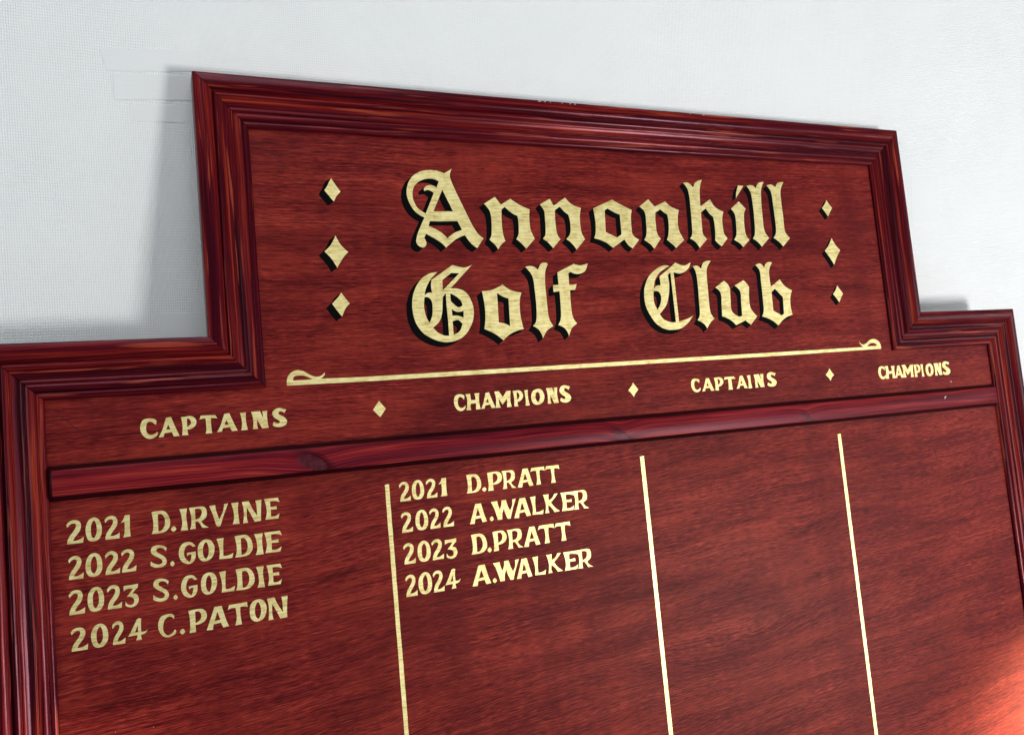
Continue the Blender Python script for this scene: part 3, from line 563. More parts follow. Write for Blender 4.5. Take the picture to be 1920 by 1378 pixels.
[[[215.8,195.2],[222.8,191.8],[225.6,190.0],[228.2,187.9],[233.1,183.2],[242.2,189.8],[256.1,201.5],[256.1,201.8],[253.9,204.3],[252.0,207.0],[250.8,209.5],[250.2,211.1],[249.7,213.4],[249.4,217.1],[249.2,217.9],[249.2,228.9],[249.4,229.6],[249.4,233.4],[249.7,233.9],[249.7,236.4],[249.9,236.9],[250.2,240.4],[251.4,246.6],[252.0,248.3],[253.5,251.3],[256.1,255.0],[256.2,255.4],[253.5,258.2],[252.9,258.6],[243.1,267.8],[232.3,260.0],[216.8,248.5],[216.8,248.2],[217.6,247.1],[220.1,244.3],[221.6,242.0],[222.6,240.0],[223.7,236.1],[223.7,234.4],[223.9,233.6],[223.9,228.4],[223.7,227.6],[223.7,223.9],[223.4,222.9],[223.2,213.4],[222.9,212.9],[222.9,210.9],[222.7,210.4],[222.4,207.4],[221.1,202.7],[220.1,200.7],[217.5,197.3],[215.9,195.7]],[[229.5,267.5],[238.1,273.7],[239.2,274.8],[256.8,295.3],[251.9,295.4],[250.9,295.6],[245.9,295.6],[240.5,291.8],[238.6,290.2],[237.8,289.8],[236.9,288.9],[234.0,283.5],[232.5,280.0],[230.4,273.1]]],
[[[255.7,197.6],[259.0,195.9],[264.9,192.0],[269.4,187.5],[271.8,184.4],[272.5,183.8],[281.6,190.4],[299.0,205.0],[295.2,209.8],[293.2,212.8],[291.7,215.8],[290.8,218.2],[290.1,222.5],[290.1,225.5],[289.8,226.2],[289.8,227.5],[290.1,228.5],[290.1,235.0],[290.3,235.7],[290.3,240.5],[290.6,241.5],[290.6,253.5],[290.8,254.5],[290.8,261.0],[291.1,262.0],[291.1,265.7],[291.3,266.5],[291.3,269.2],[291.6,270.0],[291.6,272.5],[291.8,273.2],[291.8,275.5],[292.1,276.0],[292.1,278.2],[292.3,278.7],[292.3,280.5],[292.6,281.0],[292.8,284.0],[293.6,287.7],[295.4,293.4],[298.7,299.4],[301.7,303.9],[295.6,303.5],[291.7,302.4],[288.9,300.9],[282.7,296.3],[280.3,294.8],[277.7,296.4],[275.3,297.2],[270.6,297.2],[265.1,296.0],[263.7,295.4],[262.2,294.4],[260.2,292.8],[258.7,291.9],[256.5,290.1],[254.9,289.1],[259.7,282.6],[261.5,279.1],[262.8,274.2],[263.1,271.0],[263.3,270.5],[263.3,267.2],[263.6,266.5],[263.6,238.5],[263.3,237.5],[263.1,227.7],[262.8,227.0],[262.8,223.2],[262.6,222.5],[262.6,219.5],[262.3,218.7],[262.1,213.5],[261.8,213.0],[261.6,210.0],[260.2,204.3],[258.7,201.6],[255.7,197.9]]],
[[[300.2,199.5],[304.8,196.8],[310.9,192.5],[315.2,188.5],[318.1,185.1],[318.8,184.5],[328.9,191.9],[344.8,205.5],[344.7,206.0],[343.8,206.6],[339.1,211.6],[337.7,213.5],[336.5,215.8],[335.6,217.9],[335.6,218.9],[334.9,222.2],[334.9,231.7],[335.1,232.4],[335.1,235.9],[335.4,236.9],[335.1,279.4],[335.4,280.2],[335.4,283.4],[335.6,284.2],[335.6,285.9],[336.4,289.7],[338.7,295.3],[342.0,300.6],[345.3,305.1],[341.6,305.2],[340.9,304.9],[338.6,304.9],[333.5,303.6],[330.5,301.8],[324.1,297.2],[323.5,297.3],[320.5,298.8],[317.9,299.7],[314.1,299.7],[308.1,298.4],[306.7,297.8],[304.7,296.6],[302.8,295.0],[300.2,293.3],[299.2,292.4],[298.0,291.6],[298.1,291.1],[302.2,287.0],[303.2,285.7],[304.0,284.6],[305.5,281.8],[306.4,279.7],[307.1,275.9],[307.5,268.9],[307.4,268.2],[307.4,257.7],[307.6,256.7],[307.9,243.4],[308.1,242.4],[308.1,221.4],[307.9,220.4],[307.9,215.9],[307.6,215.4],[307.4,211.9],[306.0,207.0],[304.0,203.8]]],
[[[-343.1,58.8],[-340.1,55.8],[-334.9,51.9],[-331.2,49.7],[-323.9,46.2],[-318.5,44.4],[-314.0,43.4],[-310.5,43.1],[-309.8,42.8],[-303.3,42.8],[-302.5,43.1],[-298.5,43.4],[-294.8,44.1],[-289.8,45.7],[-284.6,48.2],[-281.1,50.4],[-270.8,57.9],[-266.7,62.0],[-264.1,65.4],[-260.1,71.7],[-257.3,77.2],[-255.5,82.4],[-254.3,89.4],[-254.3,93.3],[-254.0,94.6],[-254.3,95.6],[-254.3,98.8],[-255.8,105.3],[-258.3,112.0],[-260.1,115.3],[-261.6,117.5],[-263.2,119.4],[-266.8,122.3],[-269.1,123.5],[-273.0,124.8],[-279.3,125.8],[-282.8,125.8],[-283.5,126.1],[-286.0,126.1],[-286.2,126.3],[-271.1,140.7],[-270.5,141.0],[-266.1,145.4],[-265.5,145.8],[-261.1,150.2],[-260.5,150.5],[-256.1,154.9],[-255.5,155.3],[-251.4,159.5],[-252.4,159.3],[-257.1,157.2],[-259.8,156.4],[-261.3,156.1],[-265.8,156.1],[-270.3,156.9],[-273.3,157.6],[-280.2,160.0],[-311.4,140.0],[-317.8,135.4],[-316.2,138.0],[-313.3,141.4],[-310.8,143.9],[-304.4,149.4],[-305.3,149.6],[-306.0,149.4],[-308.0,149.3],[-312.5,148.6],[-319.2,146.3],[-323.7,144.0],[-336.1,134.9],[-340.6,130.4],[-342.9,127.5],[-345.7,123.5],[-348.4,118.5],[-350.9,112.5],[-352.3,108.3],[-353.3,103.8],[-353.8,98.4],[-354.0,97.8],[-354.0,94.4],[-354.3,93.6],[-354.3,89.6],[-354.0,88.8],[-354.0,86.1],[-353.8,85.3],[-353.8,83.9],[-352.8,78.4],[-351.5,73.6],[-349.9,69.4],[-348.2,65.9],[-345.9,62.4]],[[-312.1,64.3],[-314.8,67.0],[-317.4,70.3],[-311.0,75.0],[-308.2,77.8],[-305.3,81.9],[-303.3,86.5],[-303.3,76.6],[-303.0,75.6],[-303.0,70.3],[-303.3,69.3],[-303.3,59.4],[-303.5,59.2],[-304.2,59.4],[-307.7,61.2]],[[-287.9,59.4],[-288.0,68.8],[-287.8,69.8],[-287.8,73.1],[-287.3,73.3],[-284.7,71.7],[-282.3,69.0],[-281.8,67.9],[-283.1,64.2],[-284.8,60.7],[-285.8,59.9],[-287.5,59.4]],[[-325.3,84.3],[-326.8,88.4],[-328.0,95.1],[-328.3,101.6],[-328.0,102.4],[-328.0,104.8],[-327.6,105.8],[-326.1,104.0],[-325.1,102.3],[-324.3,98.3],[-324.3,90.6],[-324.5,90.1],[-324.8,85.9],[-325.0,84.4]],[[-281.1,100.8],[-286.1,105.8],[-286.9,107.0],[-286.3,106.8],[-284.7,105.4],[-282.7,103.4],[-281.1,101.3],[-280.9,100.8]],[[-325.4,117.2],[-325.7,118.8],[-324.1,123.5],[-324.0,119.1],[-323.8,118.3],[-325.1,117.2]],[[-298.2,125.4],[-298.3,127.6],[-298.0,128.6],[-297.8,136.8],[-297.4,138.0],[-291.8,141.8],[-289.8,141.8],[-289.0,141.6],[-282.5,141.6],[-280.4,141.3],[-281.0,140.5],[-283.8,138.2],[-295.5,127.5],[-297.8,125.4]]],
[[[-248.9,59.6],[-242.4,56.7],[-236.4,53.7],[-233.4,51.9],[-227.6,47.9],[-220.6,42.1],[-213.9,46.9],[-209.4,50.4],[-207.7,51.4],[-203.7,53.2],[-198.3,55.0],[-187.1,57.6],[-185.4,58.9],[-183.9,59.9],[-181.9,61.4],[-180.2,62.5],[-178.5,64.0],[-178.3,64.5],[-180.3,74.5],[-180.8,79.5],[-181.0,80.0],[-181.0,82.3],[-181.3,82.8],[-181.3,87.0],[-181.5,88.0],[-181.3,98.3],[-181.0,98.8],[-180.8,103.3],[-179.8,108.8],[-178.7,111.9],[-176.1,117.9],[-183.5,119.3],[-189.3,120.8],[-192.9,122.1],[-198.2,124.9],[-205.7,130.7],[-208.9,128.9],[-216.4,125.1],[-221.8,123.0],[-225.8,122.0],[-229.0,121.5],[-238.7,120.9],[-247.1,114.8],[-247.5,114.3],[-247.5,113.5],[-246.3,106.3],[-245.8,100.0],[-245.5,99.5],[-245.5,96.5],[-245.3,95.8],[-245.3,83.8],[-245.5,83.0],[-245.5,79.5],[-245.8,79.0],[-245.8,76.5],[-246.0,76.0],[-246.3,72.0],[-247.3,66.8],[-249.0,60.5]],[[-216.6,74.7],[-216.8,75.3],[-216.8,80.3],[-216.5,81.0],[-216.5,86.3],[-216.3,87.3],[-216.3,92.5],[-216.0,93.5],[-215.8,104.8],[-215.5,106.0],[-215.3,106.2],[-211.2,104.6],[-207.1,103.4],[-206.8,103.0],[-207.0,91.5],[-207.3,90.5],[-207.3,84.8],[-207.5,83.8],[-207.5,77.8],[-207.8,76.8],[-207.8,73.0],[-208.0,72.8],[-210.5,73.5]]],
[[[-156.9,42.9],[-156.4,42.9],[-155.4,43.7],[-154.9,43.9],[-154.6,44.3],[-152.6,45.6],[-152.2,46.2],[-151.1,46.6],[-150.7,47.2],[-150.1,47.4],[-149.7,47.9],[-147.9,49.1],[-144.9,54.4],[-142.4,57.9],[-138.1,60.1],[-129.4,66.6],[-133.2,73.9],[-134.8,78.3],[-135.3,80.5],[-135.5,84.8],[-135.8,85.5],[-135.8,109.0],[-136.0,110.0],[-136.0,117.3],[-136.3,118.3],[-136.3,124.5],[-136.0,125.5],[-136.0,131.0],[-135.8,132.0],[-135.8,135.3],[-135.5,136.0],[-135.3,141.0],[-135.0,141.5],[-134.5,146.0],[-133.8,149.5],[-132.7,152.7],[-130.4,157.2],[-128.4,160.6],[-129.7,162.1],[-130.8,162.8],[-134.5,163.0],[-137.4,162.4],[-139.2,161.4],[-148.3,154.8],[-151.6,156.7],[-155.5,158.0],[-159.8,158.0],[-165.8,156.5],[-167.4,155.1],[-169.7,153.7],[-170.9,152.6],[-173.4,150.9],[-174.4,150.0],[-173.6,148.7],[-171.0,146.1],[-168.7,143.3],[-165.9,138.9],[-164.5,135.5],[-163.8,132.5],[-163.8,131.3],[-163.3,129.0],[-163.3,126.3],[-163.0,125.5],[-163.0,114.8],[-162.8,113.8],[-162.8,106.3],[-162.5,105.3],[-162.5,93.8],[-162.8,92.8],[-162.8,86.5],[-163.0,85.8],[-163.0,82.3],[-163.3,81.5],[-163.5,76.8],[-164.3,72.3],[-165.4,68.6],[-166.4,66.6],[-168.0,64.5],[-171.2,61.4],[-167.9,59.7],[-164.4,57.4],[-161.4,54.4],[-160.4,52.9],[-158.9,49.7],[-157.8,46.5]]],
[[[-113.2,44.6],[-112.4,44.8],[-112.0,45.4],[-111.4,45.6],[-110.5,46.4],[-109.9,46.6],[-109.5,47.1],[-108.9,47.3],[-108.5,47.9],[-107.4,48.3],[-107.1,48.8],[-106.2,49.3],[-105.7,49.9],[-105.2,50.1],[-104.7,50.6],[-104.2,50.8],[-102.2,55.6],[-100.7,58.6],[-98.1,62.5],[-89.7,68.6],[-88.9,69.5],[-91.0,72.3],[-93.7,76.8],[-95.1,80.5],[-95.6,83.0],[-95.6,84.5],[-95.8,85.2],[-95.8,88.0],[-96.1,88.7],[-96.1,101.7],[-95.8,102.7],[-95.8,108.7],[-95.6,109.7],[-95.6,113.2],[-95.2,114.4],[-94.6,115.0],[-92.7,116.3],[-86.4,121.1],[-82.4,130.2],[-82.5,130.4],[-86.3,129.2],[-90.1,129.0],[-90.6,128.7],[-93.6,128.7],[-95.2,129.1],[-95.3,137.2],[-95.0,139.9],[-94.6,140.0],[-90.6,139.0],[-85.6,139.0],[-79.7,140.6],[-76.2,142.3],[-66.8,149.2],[-64.5,151.4],[-62.2,155.6],[-59.9,161.6],[-66.3,159.7],[-72.1,158.7],[-75.6,158.7],[-77.3,159.0],[-81.1,160.0],[-84.3,161.2],[-113.5,147.9],[-122.2,141.4],[-122.4,128.8],[-123.2,128.4],[-125.4,126.6],[-127.0,125.6],[-129.2,123.8],[-131.7,122.1],[-132.0,111.8],[-126.1,112.2],[-125.6,112.5],[-123.3,112.5],[-122.6,112.7],[-121.9,112.6],[-121.8,112.2],[-121.8,96.7],[-122.1,95.7],[-122.3,85.2],[-122.6,84.5],[-122.6,81.5],[-122.8,80.7],[-123.1,76.5],[-123.8,72.2],[-124.7,69.3],[-126.4,65.8],[-129.0,61.7],[-121.9,58.4],[-119.3,56.5],[-117.8,55.0],[-116.4,53.1],[-115.2,50.6],[-113.8,47.0]]],
[[[42.2,60.3],[45.2,57.3],[49.4,54.2],[55.9,50.7],[60.8,48.9],[65.8,47.9],[67.8,47.6],[70.3,47.6],[71.0,47.4],[79.8,47.4],[80.5,47.6],[82.8,47.6],[87.8,48.6],[91.0,49.7],[96.7,52.4],[99.2,53.9],[113.8,64.5],[116.1,66.5],[122.3,73.0],[123.7,74.7],[123.5,74.8],[115.2,71.4],[109.5,69.6],[98.3,67.1],[96.5,66.9],[96.0,67.1],[96.0,118.4],[95.8,119.4],[95.8,138.3],[96.0,138.6],[96.5,138.4],[98.8,138.4],[99.5,138.6],[101.0,138.6],[104.0,139.4],[109.7,141.7],[112.2,143.2],[122.3,150.5],[126.6,154.5],[128.5,157.2],[129.7,159.7],[131.0,163.2],[127.2,161.2],[123.5,159.4],[118.8,158.1],[114.0,158.1],[111.5,158.6],[106.1,160.4],[101.1,162.5],[85.7,151.4],[70.1,141.8],[59.7,134.4],[59.5,133.9],[59.5,129.9],[59.8,128.9],[59.8,124.9],[56.0,121.9],[55.4,122.2],[55.3,122.8],[57.6,131.0],[60.4,136.5],[64.5,142.2],[66.4,144.0],[80.2,150.9],[85.5,154.7],[88.7,157.3],[83.8,158.1],[78.3,158.1],[74.8,157.3],[67.6,154.5],[62.6,151.8],[55.1,146.8],[44.5,138.9],[39.2,133.9],[37.6,132.0],[34.4,127.3],[31.4,121.5],[29.9,117.8],[28.8,114.3],[27.5,108.6],[27.3,105.1],[27.0,104.4],[26.8,96.9],[27.0,96.1],[27.0,92.9],[28.0,87.1],[30.9,78.9],[34.4,71.9],[36.9,67.7],[39.4,63.9]],[[66.7,72.0],[63.6,75.7],[61.1,79.4],[61.1,79.8],[65.8,83.8],[72.6,90.5],[75.5,94.2],[76.7,96.2],[78.7,100.2],[81.2,107.0],[81.3,66.4],[80.8,66.1],[78.5,66.6],[72.9,68.4],[69.4,70.2]],[[55.9,90.7],[53.5,96.4],[52.8,100.6],[52.8,106.3],[53.0,106.9],[53.0,109.1],[53.5,110.0],[55.1,109.2],[56.7,107.3],[58.0,103.8],[58.5,101.1],[58.3,97.1],[57.8,94.9],[56.5,91.2],[56.2,90.7]]],
[[[123.8,61.5],[131.7,57.7],[135.1,55.4],[137.7,52.5],[140.8,47.4],[149.1,53.5],[150.0,54.4],[154.0,59.9],[158.0,63.9],[166.0,69.6],[162.5,73.8],[160.9,76.2],[159.6,79.3],[158.8,83.3],[158.6,91.1],[158.8,92.1],[158.8,98.8],[159.1,99.8],[159.1,117.8],[159.3,118.8],[159.3,125.8],[159.6,126.6],[159.6,131.3],[159.8,132.3],[159.8,139.3],[160.1,140.1],[160.1,143.6],[160.3,144.3],[160.3,146.3],[160.8,149.3],[162.2,153.5],[164.2,157.2],[165.7,159.2],[167.0,160.9],[171.4,165.3],[171.5,165.7],[166.1,165.8],[165.6,165.6],[161.8,165.3],[159.9,164.7],[157.7,163.7],[148.4,157.0],[147.0,155.7],[145.2,156.7],[142.6,157.6],[140.1,157.6],[134.9,156.5],[128.5,151.7],[125.9,150.0],[129.2,144.5],[130.1,142.3],[130.8,138.8],[131.1,134.8],[131.3,134.1],[131.3,129.3],[131.6,128.6],[131.6,117.3],[131.3,116.3],[131.3,107.8],[131.1,106.8],[131.1,101.6],[130.8,100.6],[130.6,89.6],[130.3,88.6],[130.3,81.6],[130.1,80.8],[130.1,77.3],[129.8,76.8],[129.6,73.1],[128.8,69.1],[127.5,66.2],[125.6,63.8],[123.8,61.9]]],
[[[173.1,66.6],[181.1,63.9],[183.6,62.9],[188.1,60.6],[190.1,59.4],[193.5,56.8],[199.7,51.0],[219.7,58.4],[229.9,50.8],[236.6,55.6],[240.8,58.9],[253.7,71.0],[248.7,75.9],[244.8,80.6],[242.1,85.6],[241.2,88.5],[241.2,90.0],[241.0,90.7],[241.0,94.0],[240.7,94.7],[241.0,95.7],[241.0,99.7],[241.2,100.5],[241.5,106.7],[241.7,107.2],[242.0,110.5],[244.0,119.5],[244.0,120.5],[242.4,123.9],[240.5,126.5],[237.3,129.8],[233.7,132.7],[213.8,123.6],[211.9,122.1],[206.3,118.1],[205.6,117.4],[205.8,117.1],[211.0,113.3],[213.3,111.0],[214.6,109.1],[215.5,107.2],[216.0,105.0],[216.2,100.0],[216.0,99.2],[216.0,96.5],[215.7,96.0],[215.5,92.0],[215.2,91.5],[215.2,89.0],[215.0,88.5],[215.0,84.2],[214.7,83.2],[214.5,74.0],[214.2,72.5],[214.0,72.3],[209.8,74.3],[205.9,76.9],[204.2,78.7],[202.8,80.8],[201.7,84.0],[201.7,86.5],[201.5,87.2],[201.7,88.0],[201.7,91.2],[202.0,91.7],[202.0,93.7],[202.2,94.2],[202.5,98.2],[202.7,98.7],[203.0,106.0],[203.2,106.5],[203.2,109.2],[203.5,109.7],[203.5,112.2],[203.7,112.7],[204.2,118.7],[203.1,121.4],[201.4,124.9],[200.0,126.8],[198.5,128.3],[193.9,131.6],[193.1,131.9],[174.8,121.1],[165.8,114.6],[171.1,111.1],[173.8,108.5],[174.4,107.6],[175.2,105.7],[175.7,102.7],[175.7,96.0],[175.5,95.5],[175.5,93.2],[175.2,92.7],[175.2,91.0],[174.5,86.2],[174.2,79.7],[174.0,79.0],[174.0,76.0],[173.7,75.5],[173.7,72.7],[173.5,72.2],[173.5,69.7],[173.2,69.2]]],
[[[255.6,64.0],[262.5,62.2],[267.9,60.3],[272.1,58.6],[275.9,56.6],[280.1,53.8],[287.7,48.0],[296.1,54.0],[300.2,57.5],[302.3,58.8],[305.3,60.3],[309.1,61.8],[315.7,63.9],[321.1,65.3],[323.4,66.8],[325.6,68.6],[327.1,69.5],[329.9,71.8],[330.0,72.2],[328.7,77.4],[328.2,80.7],[328.2,82.7],[328.0,83.2],[328.0,91.7],[328.2,92.4],[328.2,94.9],[329.0,99.7],[330.6,104.8],[331.8,107.8],[334.9,113.8],[334.8,114.2],[329.3,116.5],[324.3,119.0],[320.4,121.6],[316.7,125.4],[314.3,128.5],[311.6,132.6],[311.2,132.9],[309.1,131.8],[291.1,121.3],[290.5,121.0],[290.2,121.2],[290.0,127.2],[289.7,127.9],[289.7,135.2],[289.5,136.2],[289.5,143.2],[289.7,143.9],[289.7,146.2],[290.6,149.6],[292.6,154.1],[298.4,162.8],[294.2,163.4],[291.2,163.4],[288.7,162.9],[287.3,162.3],[279.6,156.8],[279.0,156.5],[276.5,159.0],[274.4,160.6],[272.2,161.4],[270.2,161.4],[266.8,160.3],[262.8,158.3],[253.8,151.8],[255.8,150.2],[259.5,146.5],[260.4,145.1],[261.5,142.4],[262.2,137.2],[262.2,131.4],[262.0,130.7],[262.0,125.2],[261.7,124.2],[261.7,106.4],[261.5,105.4],[261.5,97.7],[261.2,96.7],[261.2,84.2],[261.0,83.2],[261.0,79.2],[260.7,78.7],[260.7,76.7],[260.5,76.2],[260.2,73.2],[259.6,71.3],[258.6,69.0],[255.8,64.8]],[[289.6,79.8],[289.5,86.4],[289.7,87.4],[290.0,103.9],[290.2,104.7],[290.2,109.4],[290.4,109.8],[294.2,106.1],[294.8,105.7],[304.3,96.2],[304.5,95.7],[304.5,92.2],[304.2,91.4],[304.2,88.2],[304.0,87.4],[304.0,83.9],[303.7,83.2],[303.7,79.7],[303.5,78.9],[303.5,75.4],[303.2,74.7],[303.1,72.5]]],
[[[-452.5,242.4],[-452.0,242.3],[-450.0,243.6],[-447.8,245.4],[-447.0,245.8],[-443.6,248.4],[-441.6,252.4],[-439.6,255.6],[-438.0,257.8],[-433.7,262.5],[-438.8,270.1],[-445.0,280.4],[-445.4,280.7],[-449.3,278.1],[-453.8,274.6],[-457.8,266.8],[-463.6,257.2]]],
[[[-454.5,150.6],[-454.0,150.6],[-453.0,151.4],[-452.1,152.0],[-451.8,152.4],[-447.5,155.4],[-445.8,156.7],[-442.0,162.9],[-438.0,168.7],[-435.4,171.8],[-429.4,178.0],[-434.7,183.0],[-438.8,187.9],[-441.8,193.1],[-445.0,200.7],[-448.0,198.7],[-448.5,198.1],[-453.4,194.6],[-456.7,188.1],[-460.5,182.1],[-464.8,177.2],[-469.8,172.9],[-468.7,171.5],[-464.6,167.1],[-461.2,162.7],[-457.7,156.9]]],
[[[-452.7,83.5],[-452.2,84.0],[-451.7,84.2],[-450.7,85.0],[-448.0,86.8],[-447.7,87.3],[-446.9,87.7],[-446.0,88.5],[-445.4,88.7],[-444.2,89.7],[-442.2,94.5],[-439.5,99.8],[-437.1,102.9],[-432.8,107.1],[-432.9,107.5],[-436.7,112.5],[-439.7,117.0],[-442.9,122.3],[-444.0,121.8],[-444.9,121.0],[-445.7,120.5],[-447.7,119.0],[-451.5,116.3],[-456.8,109.3],[-465.0,101.3],[-458.7,91.7]]],
[[[429.5,239.6],[438.1,245.8],[442.5,252.6],[446.1,257.3],[449.8,261.5],[444.0,268.1],[441.0,272.3],[439.1,275.6],[438.7,275.9],[436.3,274.4],[430.1,269.8],[428.3,266.8],[425.2,262.4],[424.0,260.9],[418.0,254.9],[424.8,246.4]]],
[[[429.5,152.5],[430.1,152.5],[438.2,158.6],[441.8,165.1],[446.5,172.6],[456.1,184.9],[455.2,186.0],[452.6,188.1],[448.6,192.1],[447.3,193.8],[443.0,200.3],[439.6,206.6],[431.0,200.3],[425.8,192.3],[422.5,187.9],[416.2,181.4],[412.0,177.6],[418.1,170.1],[422.8,163.6],[427.1,156.8]]],
[[[430.2,85.3],[430.5,85.2],[431.1,85.5],[439.0,91.3],[443.1,97.3],[450.2,106.4],[445.3,112.2],[441.3,117.7],[439.4,120.8],[439.0,121.1],[438.3,120.8],[437.4,120.0],[436.4,119.4],[436.1,119.0],[430.7,115.2],[427.6,110.0],[425.8,107.3],[422.8,103.8],[418.8,100.1],[419.4,99.1],[420.8,97.7],[425.6,91.8]]]]
PLAIN = [
["rule",[[[-523.1,1.1,0],[-522.5,8.9,1],[-519.4,15.4,1],[-513.1,19.6,1],[-505.9,20.3,1],[-499.0,17.7,1],[-491.6,12.8,1],[-485.0,10.7,1],[-478.3,11.4,1],[-472.9,15.7,0],[-474.4,11.2,1],[-479.7,7.6,0],[-422.8,6.6,0],[313.5,8.8,0],[482.0,9.4,0],[476.1,14.1,1],[473.4,19.7,0],[477.6,15.0,1],[484.1,14.3,1],[491.1,16.0,1],[497.1,20.3,1],[507.0,22.9,1],[516.1,21.0,1],[521.9,15.8,1],[524.3,10.1,1],[524.0,4.6,0],[312.6,2.7,0],[-423.3,0.3,0]],[[-515.1,7.1,0],[-513.1,12.3,1],[-505.9,13.5,1],[-498.3,12.0,1],[-489.7,7.6,0]],[[490.7,10.0,0],[498.8,14.7,1],[507.1,15.8,1],[512.8,13.6,1],[515.3,10.3,0]]]],
["diamond",[[[397.3,-24.8,0],[401.3,-31.1,1],[405.9,-36.3,0],[400.5,-40.3,1],[396.6,-46.1,0],[392.9,-40.4,1],[387.0,-35.2,0],[392.5,-30.7,1]]]],
["diamond",[[[-403.1,-26.9,0],[-394.5,-38.3,0],[-403.2,-48.9,0],[-412.3,-38.7,0]]]],
["diamond",[[[-1.5,-25.9,0],[7.1,-37.1,0],[0.7,-43.1,1],[-2.1,-48.1,0],[-6.8,-41.8,1],[-11.2,-37.3,0],[-5.6,-31.9,1]]]]]
